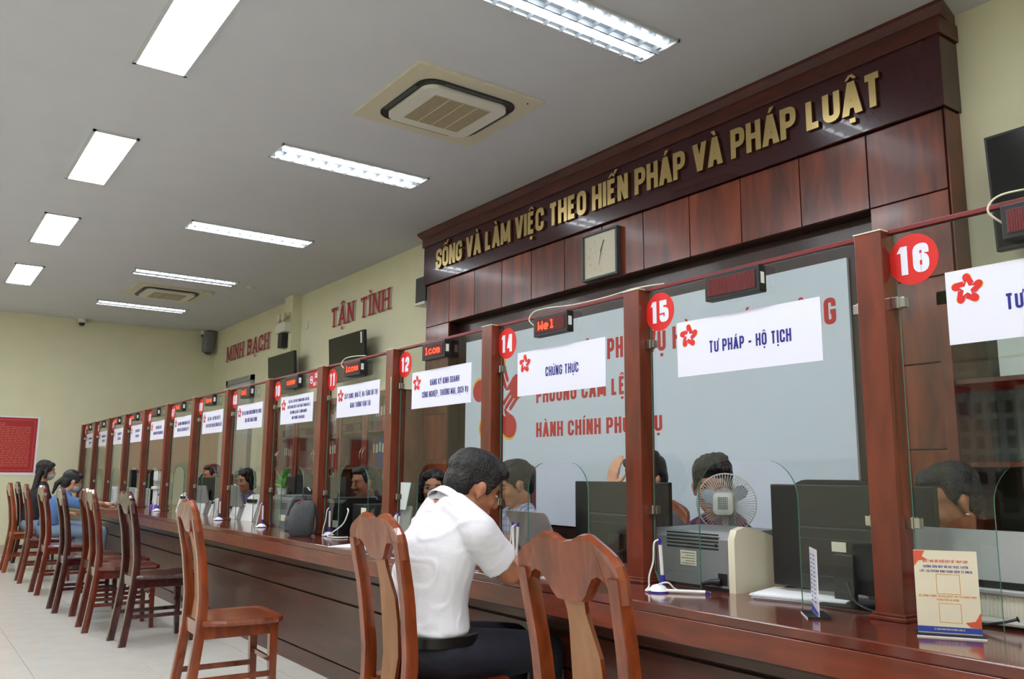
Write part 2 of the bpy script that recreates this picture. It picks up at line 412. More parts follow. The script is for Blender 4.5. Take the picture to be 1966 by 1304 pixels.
def letters(txt, h, w=.46, t=.16, gap=.1, serif=False, th=None):
    """list of (quads placed along x from 0, char) and the total width, for height h"""
    x = 0; out = []
    for ch in txt:
        Q, a = glyph(ch, w, t, serif, th)
        out.append(([[(p.x*h+x, p.y*h) for p in q] for q in Q], ch)); x += (a+gap)*h
    return out, x-gap*h
def text_mb(txt, h, mb=None, align='c', to=None, depth=0, mi=0, **k):
    """write text on mb; 'to' maps (u, v, d) -> 3d"""
    mb = mb or MB(); L, wd = letters(txt, h, **k)
    o = -wd/2 if align == 'c' else (0 if align == 'l' else -wd)
    for Q, ch in L:
        for n_, q in enumerate(Q):
            e = -(n_ % 60)*1.5e-5
            if depth <= 0: mb.add([to(u+o, v, e) for u, v in q], [(0, 1, 2, 3)], mi)
            else:
                mb.add([to(u+o, v, 0) for u, v in q]+[to(u+o, v, depth) for u, v in q],
                       [(0, 1, 2, 3), (7, 6, 5, 4), (0, 4, 5, 1), (1, 5, 6, 2), (2, 6, 7, 3), (3, 7, 4, 0)], mi)
    return mb, wd
def emblem(mb, c, R, to, mr=0, mw=1, my=2, hands=False):
    def poly(pts, d, mi): mb.add([to(c[0]+p[0], c[1]+p[1], d) for p in pts], [tuple(range(len(pts)))], mi)
    def el(cx, cy, a, b, ang, n=18):
        ca, sa = math.cos(ang), math.sin(ang)
        return [(cx+a*math.cos(2*PI*i/n)*ca-b*math.sin(2*PI*i/n)*sa, cy+a*math.cos(2*PI*i/n)*sa+b*math.sin(2*PI*i/n)*ca) for i in range(n)]
    for i in range(5):
        a = PI/2+i*2*PI/5; f = a+PI+.42; ux, uy = math.cos(f), math.sin(f); px, py = -uy, ux
        cx, cy = .74*R*math.cos(a), .74*R*math.sin(a)
        poly(el(cx-ux*.02*R+px*.05*R, cy-uy*.02*R+py*.05*R, .27*R, .25*R, f), -.0002, my)
        poly(el(cx, cy, .28*R, .25*R, f), -.0006-i*.00004, mr)
        for k in range(4):
            o = (k-1.5)*.128*R; L = (.66, .64, .58, .48)[k]*R; w2 = (.047 if hands else .066)*R
            x0, y0 = cx+px*o, cy+py*o
            poly([(x0-px*w2, y0-py*w2), (x0+px*w2, y0+py*w2), (x0+px*w2+ux*L, y0+py*w2+uy*L), (x0+ux*(L+.05*R), y0+uy*(L+.05*R)), (x0-px*w2+ux*L, y0-py*w2+uy*L)], -.0008-i*.00004-k*.00001, mr)
    st = []
    for i in range(10):
        a = PI/2+i*PI/5; r = (.5 if i % 2 == 0 else .22)*R; st.append((r*math.cos(a), r*math.sin(a)))
    for i in range(10): poly([(0, 0), st[i], st[(i+1) % 10]], -.0014, mw)

# ================================================================== SETTING
# floor: near tiles as pieces, the rest of the surface the same tiles by material
fl = struct('floor', MB().box((XL-.2, YN-.2, -.12), (XW+.2, YF+.2, -.006)), M_grout)
tl = MB().box((-.299, -.299, -.0055), (.299, .299, 0), ch=.0008).mesh('tile', [M_tile])
n_t = 0; rest = MB()
gx0, gy0 = 1.36-.6*10, .28-.6*6
for i in range(-1, 15):
    for j in range(0, 31):
        cx, cy = gx0+.3+.6*i, gy0+.3+.6*j
        if cx < XL-.1 or cx > XW+.1 or cy < YN-.3 or cy > YF+.1: continue
        a0, a1 = max(cx-.2975, XL), min(cx+.2975, XW); b0, b1 = max(cy-.2975, YN), min(cy+.2975, YF)
        if a1-a0 < .05 or b1-b0 < .05: continue
        if -.7 < cx < 2.2 and 2.2 < cy < 12.9:
            o = obj('tile', tl, M_tile, fl, loc=(cx, cy, 0)); n_t += 1
        else: rest.box((a0, b0, -.0055), (a1, b1, 0))
rt = obj('tile_field', rest, M_tile, fl); rt['kind'] = 'stuff'
struct('ceiling', MB().box((XL-.2, YN-.2, ZC), (XW+.2, YF+.2, ZC+.15)), M_ceil)
struct('wall_right', MB().box((XW, YN-.2, 0), (XW+.18, YF+.2, ZC)), M_wall)
struct('wall_far', MB().box((XL-.2, YF, 0), (XW, YF+.18, ZC)), M_wall)
struct('wall_left', MB().box((XL-.18, YN-.2, 0), (XL, YF, ZC)), M_wall)
struct('wall_near', MB().box((XL, YN-.18, 0), (XW, YN, ZC)), M_wall)
struct('trim_1', MB().box((XW-.12, 10.55, 0), (XW, 10.82, ZC)), M_wall)     # pilaster on the right wall
def skirt(name, a, b): struct(name, MB().box(a, b, ch=.002), M_skirt)
skirt('baseboard_far', (XL, YF-.012, 0), (XW, YF, .12)); skirt('baseboard_left', (XL, YN, 0), (XL+.012, YF, .12))
skirt('baseboard_right', (XW-.012, 7.1, 0), (XW, YF-.012, .12))
# doorway on the right wall near the far corner
dr = thing('door_1', 'grey door in the right wall near the far corner', 'door'); del dr['label'], dr['category']; dr['kind'] = 'structure'
M_doorf = mat('door_frame_grey', (150, 150, 148), .5); M_door = mat('door_leaf', (198, 200, 196), .5)
obj('door_frame', MB().box((XW-.04, 12.22, 0), (XW, 12.3, 2.58)).box((XW-.04, 13.36, 0), (XW, 13.44, 2.58)).box((XW-.04, 12.22, 2.5), (XW, 13.44, 2.58)), M_doorf, dr)
obj('door_leaf', MB().box((XW-.02, 12.3, .01), (XW, 13.36, 2.5)), M_door, dr)
obj('door_handle', MB().box((XW-.07, 12.38, 1.0), (XW-.02, 12.5, 1.02), ch=.004), M_chrome, dr)

# ------------------------------------------------------------------ ceiling lamps
def panel_lamp(x, y, label):
    t = thing('ceiling_lamp', label, 'ceiling light', (x, y, ZC), 0, 'wide flat ceiling lamps')
    w, l = .15, .6
    obj('lamp_frame', MB().box((-w, -l, -.012), (-w+.02, l, 0)).box((w-.02, -l, -.012), (w, l, 0)).box((-w, -l, -.012), (w, -l+.02, 0)).box((-w, l-.02, -.012), (w, l, 0)), M_lframe, t)
    obj('diffuser', MB().box((-w+.02, -l+.02, -.009), (w-.02, l-.02, -.002)), M_lamp, t); return t
def louvre_lamp(x, y, label, lit=M_tube, spread=.3):
    t = thing('louvre_lamp', label, 'ceiling light', (x, y, ZC), 0, 'louvred ceiling lamps')
    l, w = .6, .15
    obj('lamp_frame', MB().box((-l, -w, -.014), (l, -w+.012, 0)).box((-l, w-.012, -.014), (l, w, 0)).box((-l, -w, -.014), (-l+.012, w, 0)).box((l-.012, -w, -.014), (l, w, 0)), M_lframe, t)
    obj('reflector', MB().box((-l+.012, -w+.012, -.003), (l-.012, w-.012, -.001)), M_refl, t)
    for sy in (-.07, .07): obj('lamp_tube', MB().tube([(-l+.03, sy, -.015), (l-.03, sy, -.015)], .012, 10), lit, t, True)
    m = MB()
    for k in range(11):
        xx = -l+.012+(2*l-.024)*(k+.5)/11; m.box((xx-.0015, -w+.012, -.03), (xx+.0015, w-.012, -.002))
    m.box((-l+.012, -.004, -.03), (l-.012, .004, -.002))
    lv = obj('louvre', m, M_refl, t); return t
for x, y, lb in ((1.03, 4.375, 'bright flat ceiling lamp nearest the camera, cut by the top edge of the photo'), (1.03, 6.755, 'bright flat ceiling lamp second from the camera in the left row'),
                 (1.03, 9.08, 'bright flat ceiling lamp third from the camera in the left row'), (1.03, 11.42, 'smallest bright flat ceiling lamp, farthest in the left row')):
    panel_lamp(x, y, lb)
for i, y in enumerate((2.05, -.3, -2.4)): panel_lamp(1.03, y, ['bright flat ceiling lamp just above the camera', 'bright flat ceiling lamp a step behind the camera', 'bright flat ceiling lamp farthest behind the camera'][i])
for i, y in enumerate((-1.9, .6, 3.1, 5.6, 8.1, 10.6, 13.0)): panel_lamp(-2.4, y, ['first', 'second', 'third', 'fourth', 'fifth', 'sixth', 'last'][i]+' flat ceiling lamp from the near wall in the row by the left wall')
for x, y, lb in ((2.61, 3.09, 'large louvred ceiling lamp above the wooden wall, cut by the top edge'), (2.62, 5.77, 'louvred ceiling lamp just left of the large air conditioner'),
                 (2.62, 8.07, 'louvred ceiling lamp third from the camera, above the row of windows'), (2.62, 10.38, 'dimmer louvred ceiling lamp between the third lamp and the far air conditioner'),
                 (2.62, 12.62, 'farthest louvred ceiling lamp, beyond the far air conditioner')):
    louvre_lamp(x, y, lb, M_tube2 if y > 9 else M_tube)
louvre_lamp(2.62, .8, 'louvred ceiling lamp just outside the right of the photo'); louvre_lamp(2.62, -1.6, 'louvred ceiling lamp behind the camera')
# ------------------------------------------------------------------ air conditioners
def aircon(x, y, label):
    t = thing('ceiling_air_conditioner', label, 'air conditioner', (x, y, ZC), 0)
    obj('surround', MB().prism(rrect(-.45, -.44, .45, .44, .01), 'z', -.018, 0), M_ac, t)
    obj('air_slot', MB().prism(rrect(-.345, -.335, .345, .335, .11, 8), 'z', -.026, -.016), M_black, t)
    obj('face_panel', MB().prism(rrect(-.30, -.29, .30, .29, .09, 8), 'z', -.05, -.026), M_acw, t, True)
    obj('louvre_flap', MB().box((-.21, -.333, -.034), (.21, -.312, -.022), ch=.003).box((-.21, .312, -.034), (.21, .333, -.022), ch=.003).box((-.343, -.2, -.034), (-.322, .2, -.022), ch=.003).box((.322, -.2, -.034), (.343, .2, -.022), ch=.003), M_dgrey, t)
    g = obj('intake_grille', MB().box((-.2, -.2, -.053), (.2, .2, -.05)), M_acg, t)
    m = MB()
    for k in range(1, 4): m.box((-.2+k*.1-.004, -.2, -.056), (-.2+k*.1+.004, .2, -.053))
    for k in range(24): m.box((-.2, -.2+.4*k/24, -.055), (.2, -.2+.4*k/24+.003, -.053))
    sl = obj('grille_slats', m, M_ac, g); sl['kind'] = 'stuff'
    obj('sensor', MB().lathe([(.006, -.022), (.006, -.018)], 10, c=(.36, -.38, 0)), M_black, t)
    return t
aircon(2.645, 4.415, 'large beige square ceiling air conditioner in front of the wooden wall')
aircon(2.67, 11.45, 'small distant ceiling air conditioner between two louvred lamps')
for x, y, lb in ((3.43, 10.43, 'cream round smoke detector on the ceiling right of the far lamps'), (3.12, 11.1, 'faint round smoke detector beside the far air conditioner')):
    t = thing('smoke_detector', lb, 'smoke detector', (x, y, ZC)); obj('detector_body', MB().lathe([(.055, 0), (.055, -.012), (.04, -.03), (.02, -.038)], 20), M_ac, t, True)
    obj('detector_base', MB().lathe([(.06, 0), (.06, -.006)], 20), M_acw, t)
# cctv cameras on the far wall + trunking
for x, lb in ((2.12, 'small dome security camera at the middle of the far wall'), (3.95, 'small dome security camera in the far right corner')):
    t = thing('security_camera', lb, 'security camera', (x, YF-.07, ZC-.02))
    obj('camera_base', MB().lathe([(.06, .02), (.06, -.03), (.05, -.045)], 18), M_acw, t, True); obj('camera_dome', MB().ell((0, 0, -.05), (.045, .045, .045)), M_black, t, True)
tag(obj('cable_trunking', MB().box((2.18, YF-.012, ZC-.05), (3.9, YF, ZC-.035)), M_acw), 'thin cable duct under the ceiling between the two security cameras', 'cable duct')
t = thing('column_speaker', 'rounded grey column speaker in the far right corner', 'speaker', (4.02, YF-.12, 3.12))
obj('speaker_body', MB().prism([(-.09, -.03), (-.05, -.07), (.05, -.07), (.09, -.03), (.09, .06), (-.09, .06)], 'z', 0, .34), M_grey, t, True)
obj('speaker_cap', MB().lathe([(.07, .34), (.05, .37), (.02, .38)], 16).lathe([(.07, 0), (.05, -.03), (.02, -.04)], 16), M_dgrey, t, True)

# ------------------------------------------------------------------ wooden feature wall
YA, YB = 1.965, 7.0
fw = thing('wooden_feature_wall', 'tall dark panelled wooden wall with cornice behind the counter', 'wall panelling')
cols = [1.972, 2.385, 2.80, 3.22, 3.633, 4.053, 4.475, 4.906, 5.326, 5.743, 6.162, 6.588, 7.0]
XP = 4.012
obj('backing', MB().box((XP+.018, YA, 2.54), (XW, YB, 3.33)).box((XP+.018, YA, 0), (XW, cols[1]-.005, 2.54)).box((XP+.018, cols[11]+.005, 0), (XW, YB, 2.54)), M_core, fw)
obj('recess_back', MB().box((XW-.02, cols[1]-.005, 0), (XW, cols[11]+.005, 2.54)), M_core, fw)
for i in range(12):
    a, b = cols[i], cols[i+1]; g = .0035
    obj('panel', MB().box((XP, a+g, 2.54+g), (XP+.02, b-g, 2.947), ch=.002), M_pan, fw)
for a, b in ((cols[0], cols[1]), (cols[11], cols[12])):
    for z0, z1 in ((0, .44), (.44, .86), (.86, 1.285), (1.285, 1.70), (1.70, 2.12), (2.12, 2.54)):
        obj('panel', MB().box((XP, a+.0035, z0+.0035), (XP+.02, b-.0035, z1-.0035), ch=.002), M_pan, fw)
obj('side_board', MB().box((XP+.002, YA-.006, 0), (XW, YA, 2.945)).box((XP+.002, YB, 0), (XW, YB+.006, 2.945)), M_pan, fw)
obj('sign_board', MB().box((XP-.03, YA-.018, 2.953), (XW, YB+.018, 3.325), ch=.002), M_sign, fw)
prof = [(XW, ZC-.002), (3.958, ZC-.002), (3.955, ZC-.02), (3.962, ZC-.04), (3.972, ZC-.055), (3.965, ZC-.07), (3.965, 3.325), (XW, 3.325)]
def cornice_bar(p, y0, y1, g):   # returns on both ends follow the profile
    m = MB(); secs = []
    for yy, sg in ((y0, -1), (y1, 1)):
        secs.append([(x, yy+sg*(XP-.03-x if x < XW else 0)*g, z) for x, z in p])
    return m.sections(secs)
obj('cornice', cornice_bar([(XW, ZC), (3.93, ZC), (3.93, ZC-.02), (3.95, ZC-.045), (3.962, ZC-.06), (XW, ZC-.06)], YA-.02, YB+.02, 1), M_corn, fw)
obj('frieze_board', MB().box((3.965, YA-.03, 3.325), (XW, YB+.03, ZC-.06), ch=.002), M_corn, fw)
# gold letters
gl = thing('gold_slogan', 'raised gold capital letters on the maroon band of the wooden wall', 'lettering', (XP-.031, 0, 0))
txt = 'SỐNG VÀ LÀM VIỆC THEO HIẾN PHÁP VÀ PHÁP LUẬT'
L, wd = letters(txt, .186, w=.56, t=.2, gap=.055); fac = (6.757-2.25)/wd
for Q, ch in L:
    if not Q: continue
    m = MB(); x0 = min(p[0] for q in Q for p in q)
    for n_, q in enumerate(Q):
        a = [(-.019-(n_ % 60)*1e-4, 6.757-u*fac, v+3.064) for u, v in q]; b = [(-.002, y, z) for _, y, z in a]
        m.add(a+b, [(0, 1, 2, 3)], 0); n = len(m.v)-8
        for f in ((0, 4, 5, 1), (1, 5, 6, 2), (2, 6, 7, 3), (3, 7, 4, 0), (7, 6, 5, 4)): m.f.append(tuple(n+i for i in f)); m.m.append(1)
    obj('letter', m, [M_gold, M_goldside], gl)
# red wall words
def wall_word(txt, ya, yb, z, h, label):
    t = thing('wall_word', label, 'lettering', (XW, 0, 0)); L, wd = letters(txt, h, w=.66, t=.17, gap=.17, serif=True, th=.11); fac = (ya-yb)/wd
    for Q, ch in L:
        if not Q: continue
        m = MB()
        for n_, q in enumerate(Q):
            a = [(-.024-(n_ % 60)*1e-4, ya-u*fac, v+z) for u, v in q]; b = [(-.002, y, zz) for _, y, zz in a]
            m.add(a+b, [(0, 1, 2, 3)], 0); n = len(m.v)-8
            for f in ((0, 4, 5, 1), (1, 5, 6, 2), (2, 6, 7, 3), (3, 7, 4, 0), (7, 6, 5, 4)): m.f.append(tuple(n+i for i in f)); m.m.append(1)
        obj('letter', m, [M_letred, M_letside], t)
wall_word('MINH BẠCH', 13.55, 11.65, 2.9, .235, 'red raised letters on the cream wall nearest the far corner')
wall_word('TẬN TÌNH', 9.52, 8.0, 2.9, .235, 'red raised letters on the cream wall beside the wooden wall')

# white board in the recess with the red print
wb = thing('wall_notice_board', 'large pale board with red capitals in the wooden recess behind windows 14 and 15', 'notice board', (XW-.02, 0, 0))
obj('board_panel', MB().box((-.02, 2.60, .78), (0, 6.44, 2.34), ch=.002), M_board, wb)
to = lambda y0, z0: (lambda u, v, d: (-.0206+d, y0-u, z0+v))
def fit(mb, s, ya, yb, z, h, X=-.0206, mi=0, **k):
    L, wd = letters(s, h, **k); f = (ya-yb)/wd
    for Q, ch in L:
        for n_, q in enumerate(Q): mb.add([(X-(n_ % 60)*2e-5, ya-u*f, z+v) for u, v in q], [(0, 1, 2, 3)], mi)
for a_ in (('TRUNG TÂM PHỤC VỤ HÀNH CHÍNH CÔNG', 5.39, 2.68, 1.985, .15), ('PHƯỜNG CẨM LỆ', 5.39, 4.36, 1.72, .13), ('HÀNH CHÍNH PHỤC VỤ', 5.39, 4.01, 1.45, .115)):
    m = MB(); fit(m, *a_, t=.18, gap=.09); obj('lettering', m, M_bred, wb, label='line of red capitals')
m = MB(); emblem(m, (0, 0), .39, to(5.93, 1.79), hands=True); obj('emblem', m, [M_bred, M_board, M_ynl], wb, label='red emblem of five hands round a star')

# clock
ck = thing('wall_clock', 'square wall clock with pale face on the wooden panels', 'clock', (XP, 4.462, 2.727))
obj('clock_frame', MB().box((-.045, -.19, -.175), (0, .19, -.158), ch=.003).box((-.045, -.19, .158), (0, .19, .175), ch=.003).box((-.045, -.19, -.158), (0, -.17, .158), ch=.003).box((-.045, .17, -.158), (0, .19, .158), ch=.003), M_dgrey, ck)
obj('clock_face', MB().box((-.032, -.17, -.158), (-.004, .17, .158)), mat('clock_face', (206, 200, 178), .35), ck)
m = MB()
for k in range(12):
    a = k*PI/6; r = .12; y, z = math.sin(a)*r, math.cos(a)*r
    m.box((-.034, y-.004, z-.009), (-.032, y+.004, z+.009))
obj('hour_marks', m, M_gold, ck)
def hand(l, w, a, x): return MB().prism([(-w, -.02), (w, -.02), (w*.4, l), (-w*.4, l)], 'x', x, x-.002).xf(Matrix.Rotation(a, 4, 'X'))
obj('minute_hand', hand(.11, .005, math.radians(24), -.036), M_dgrey, ck); obj('hour_hand', hand(.075, .006, math.radians(192), -.038), M_acw, ck)
# televisions
def tv(y0, y1, z0, z1, x, label, tilt=0.06):
    t = thing('television', label, 'television', (x, (y0+y1)/2, (z0+z1)/2)); t.rotation_euler = (0, -tilt, 0)
    w, h = abs(y1-y0)/2, (z1-z0)/2
    obj('bezel', MB().box((-.02, -w, -h), (.02, w, h), ch=.004), M_black, t)
    obj('screen', MB().box((-.0215, -w+.012, -h+.018), (-.0195, w-.012, h-.012)), M_screen, t)
    obj('wall_bracket', MB().box((.02, -.1, -.12), (.05, .1, .12)).box((.05, -.03, -.05), (XW-x-.012, .03, .05)), M_dgrey, t)
    return t
tv(10.21, 11.13, 2.17, 2.69, 3.98, 'wall television under the red word nearest the far corner')
t = tv(8.23, 9.14, 2.17, 2.69, 3.98, 'wall television under the red word beside the wooden wall')
obj('energy_label', MB().box((-.0225, -.42, .12), (-.0215, -.385, .24)), M_white, t)
tv(.7, 1.762, 2.17, 2.71, 3.98, 'wall television right of the wooden wall, cut by the right edge')
t = thing('wall_speaker', 'black wall speaker on a pale bracket at the left edge of the wooden wall', 'speaker', (XW, 7.15, 2.79))
obj('speaker_box', MB().box((-.13, -.1, .03), (-.01, .1, .28), ch=.006), M_black, t); obj('bracket', MB().box((-.14, -.1, 0), (-.0, .1, .028), ch=.004), M_acw, t)
t = thing('emergency_light', 'twin-lamp emergency light on the cream pilaster', 'emergency light', (XW-.12, 10.72, 2.98))
obj('light_case', MB().box((-.1, -.17, 0), (0, .17, .12), ch=.008), M_acw, t)
for s in (-.08, .08): obj('spot_lamp', MB().lathe([(.02, .02), (.055, -.02), (.06, -.05), (.052, -.052)], 16, c=(-.05, s, .2), ax='x'), M_ac, t, True)
obj('battery_box', MB().box((-.09, -.06, -.2), (0, .07, -.01), ch=.004), M_black, t)
tag(obj('wall_switch', MB().box((XW-.015, 10.28, 3.0), (XW, 10.36, 3.1), ch=.003), M_acw), 'small white switch box on the cream wall beside the pilaster', 'switch')
# poster on far wall
ps = thing('wall_poster', 'red notice poster with pale margin low on the far wall', 'poster', (0, YF, 0))
obj('poster_sheet', MB().box((.2, -.008, 1.1), (1.69, 0, 1.95)), M_paper, ps)
M_pr = mat('poster_red', (176, 22, 34), .5)
obj('poster_field', MB().box((.25, -.011, 1.14), (1.66, -.008, 1.93)), M_pr, ps)
m = MB(); rnd = random.Random(3)
for a in ((.28, 1.17, 1.63, 1.174), (.28, 1.896, 1.63, 1.9), (.28, 1.17, .284, 1.9), (1.626, 1.17, 1.63, 1.9)): m.box((a[0], -.012, a[1]), (a[2], -.011, a[3]))
for r in range(26):
    z = 1.84-r*.0245; x = .33
    if r < 2: x = .7
    end = 1.58 if r > 1 else 1.25
    while x < end:
        l = rnd.uniform(.02, .07); m.box((x, -.012, z), (min(x+l, end), -.011, z+.008)); x += l+.012
obj('poster_lines', m, mat('poster_print', (214, 120, 92), .6), ps)
# certificates/notice frames on the far and left walls (seen as reflections)
for i, x in enumerate((-.1, -.6, -1.1, -1.7, -2.3)):
    t = thing('framed_notice', ['yellow', 'yellow', 'red', 'red', 'red'][i]+' framed notice on the far wall, number of places left of the poster: '+['one', 'two', 'three', 'four', 'five'][i], 'notice', (x, YF, 1.5))
    obj('frame', MB().box((-.2, -.015, -.3), (.2, 0, .3), ch=.003), M_silver, t)
    obj('sheet', MB().box((-.17, -.018, -.27), (.17, -.015, .27)), mat('notice_yellow', (210, 170, 90), .6) if i < 2 else mat('notice_red', (150, 26, 32), .6), t)
t = thing('notice_grid_board', 'grey notice board with a grid of small photographs on the left wall', 'notice board', (XL, 3.6, 1.6))
obj('board_panel', MB().box((.001, -1.1, -.6), (.02, 1.1, .6)), mat('grid_board', (176, 178, 176), .6), t)
obj('heading', MB().box((.02, -1.0, .45), (.024, 1.0, .54)), M_red, t)
m = MB()
for r in range(5):
    for c in range(13): m.box((.02, -.98+c*.155, -.5+r*.18), (.024, -.9+c*.155, -.38+r*.18))
g = obj('photographs', m, M_dgrey, t); g['kind'] = 'stuff'

# ================================================================== COUNTER
CY0, CY1 = -1.6, YF-.02
ct = thing('service_counter', 'long dark red wooden service counter running the length of the hall', 'counter')
obj('worktop', MB().box((1.93, CY0, ZT-.03), (2.86, CY1, ZT), ch=.004), M_top, ct)
yy = CY0; 
while yy < CY1-.05:
    e = min(yy+2.44, CY1); obj('fascia_board', MB().box((1.93, yy+.001, .663), (1.95, e-.001, ZT-.0305), ch=.002), M_fas, ct); yy = e
obj('soffit', MB().box((1.95, CY0, .655), (2.15, CY1, .665)), M_core, ct)
for z0, z1 in ((0, .096), (.108, .432), (.444, .573), (.585, .655)):
    yy = CY0
    while yy < CY1-.05:
        e = min(yy+4.88, CY1); obj('base_board', MB().box((2.115+(.008 if z0 == 0 else 0), yy+.0005, z0), (2.14, e-.0005, z1), ch=.002), M_base, ct); yy = e
obj('carcass', MB().box((2.14, CY0, 0), (2.16, CY1, .66)), M_core, ct)
for y in [CY0+.02]+[post_y(k)+.04 for k in range(-1, 14)]:
    obj('support_panel', MB().box((2.16, y-.01, 0), (2.8, y+.01, ZT-.03)), M_core, ct)

# posts
pw = PW
def post_mesh():
    m = MB().box((0, 0, .016), (.072, pw, 1.855-ZT), ch=.002); return m
pm = post_mesh().mesh('post', [M_post])
bm_ = MB().box((-.012, -.012, 0), (.084, pw+.012, .012), ch=.003).box((-.007, -.007, .012), (.079, pw+.007, .02), ch=.002).mesh('base', [M_post])
cap = MB().box((-.002, -.002, 0), (.074, pw+.002, .004)).mesh('cap', [M_cream])
clipm = MB().box((0, 0, 0), (.03, .022, .034), ch=.002).box((.004, -.016, .003), (.026, 0, .031), ch=.001).mesh('clip', [M_chrome])
WORDS = {'16': 'sixteen', '15': 'fifteen', '14': 'fourteen', '12': 'twelve', '11': 'eleven', '10': 'ten', '09': 'nine', '08': 'eight', '07': 'seven', '06': 'six', '05': 'five', '04': 'four', '03': 'three', '02': 'two'}
BOOTH = {-1: '16', 0: '15', 1: '14', 2: '12', 3: '11', 4: '10', 5: '09', 6: '08', 7: '07', 8: '06', 9: '05', 10: '04', 11: '03', 12: '02'}
for k in range(-1, 14):
    r_ = BOOTH.get(k); l_ = BOOTH.get(k-1)
    lb = f'brown wooden post between the windows numbered {WORDS[l_]} and {WORDS[r_]}' if r_ and l_ else ('last brown wooden post at the far end of the counter' if k == 13 else 'brown wooden post just right of the window numbered sixteen')
    t = thing('partition_post', lb, 'post', (XG, post_y(k), ZT), 0, 'wooden posts of the glass partition')
    obj('post_shaft', pm, M_post, t); obj('base_moulding', bm_, M_post, t); obj('post_cap', cap, M_cream, t, loc=(0, 0, 1.855-ZT))
    for z in (.245, .86):
        if k > -1: obj('glass_clip', clipm, M_chrome, t, loc=(.032, -.022, z))
        if k < 13:
            c = obj('glass_clip', clipm, M_chrome, t, loc=(.062, pw+.022, z)); c.rotation_euler = (0, 0, PI)
    if k == 3:
        obj('hinge_plate', MB().box((-.003, .004, .72), (0, .02, .93), ch=.001), M_chrome, t)
# panes
def pane(k):
    y0, y1 = post_y(k)+pw+.016, post_y(k+1)-.016
    z0, z1 = ZT+.004, 1.846; a0, a1 = post_y(k)+.353, post_y(k)+.757; zt = 1.205; r = .12
    P = [(y0+.02, z0), (a0, z0), (a0, zt-r)]
    for i in range(1, 9):
        q = math.radians(180-90*i/8); P.append((a0+r+r*math.cos(q), zt-r+r*math.sin(q)))
    for i in range(0, 9):
        q = math.radians(90-90*i/8); P.append((a1-r+r*math.cos(q), zt-r+r*math.sin(q)))
    P += [(a1, z0), (y1-.02, z0), (y1, z0+.04), (y1, z1), (y0, z1), (y0, z0+.04)]
    return MB().prism(P, 'x', GX-.003, GX+.003, 0, 1)
# number, service text
TXT = {-1: ['TƯ PHÁP - HỘ TỊCH'], 0: ['TƯ PHÁP - HỘ TỊCH'], 1: ['CHỨNG THỰC'], 2: ['ĐĂNG KÝ KINH DOANH', 'CÔNG NGHIỆP, THƯƠNG MẠI, DỊCH VỤ'],
       3: ['XÂY DỰNG; NHÀ Ở, HẠ TẦNG ĐÔ THỊ', 'GIAO THÔNG VẬN TẢI'],
       4: ['ĐẤT ĐAI: CẤP GIẤY CHỨNG NHẬN LẦN ĐẦU,', 'CHUYỂN MỤC ĐÍCH TỪ ĐẤT KHÁC THÀNH ĐẤT Ở,', 'XÁC ĐỊNH LẠI ĐẤT Ở, NÔNG NGHIỆP', 'MÔI TRƯỜNG, GIẢM NGHÈO'],
       5: ['THỦ TỤC HÀNH CHÍNH KHÔNG PHỤ THUỘC', 'ĐỊA GIỚI HÀNH CHÍNH'], 6: ['ĐẤT ĐAI - CẤP ĐỔI GIẤY TỜ', 'THỦ TỤC TRỰC TUYẾN LIÊN THÔNG CÁC CẤP'],
       7: ['LAO ĐỘNG THƯƠNG BINH XÃ HỘI', 'VĂN HÓA XÃ HỘI GIÁO DỤC Y TẾ'], 8: ['BẢO HIỂM XÃ HỘI', 'NHÂN VIÊN HỖ TRỢ NGƯỜI DÂN'],
       9: ['TIẾP NHẬN HỒ SƠ', 'TRỰC TUYẾN'], 10: ['TIẾP NHẬN HỒ SƠ', 'TRẢ KẾT QUẢ'], 11: ['HƯỚNG DẪN HỒ SƠ', 'TRỰC TUYẾN'], 12: ['HƯỚNG DẪN HỒ SƠ', 'TRỰC TUYẾN']}
FONT = {'W': ['10001', '10001', '10001', '10101', '10101', '11011', '10001'], 'e': ['00000', '00000', '01110', '10001', '11111', '10000', '01110'],
        'l': ['01100', '00100', '00100', '00100', '00100', '00100', '01110'], 'c': ['00000', '00000', '01110', '10000', '10000', '10001', '01110'],
        'o': ['00000', '00000', '01110', '10001', '10001', '10001', '01110'], 'm': ['00000', '00000', '11010', '10101', '10101', '10101', '10101'], ' ': ['00000']*7,
        '-': ['00000', '00000', '00000', '11011', '00000', '00000', '00000'], ':': ['01010', '00000', '10101', '00000', '01010', '00000', '10001']}
LEDT = {-1: None, 0: None, 1: 'Wel', 2: 'lcom', 3: 'lcome', 4: 'come', 5: 'Wel', 6: 'lcome', 7: 'Wel', 8: None, 9: 'me', 10: 'Wel', 11: None, 12: 'lc'}
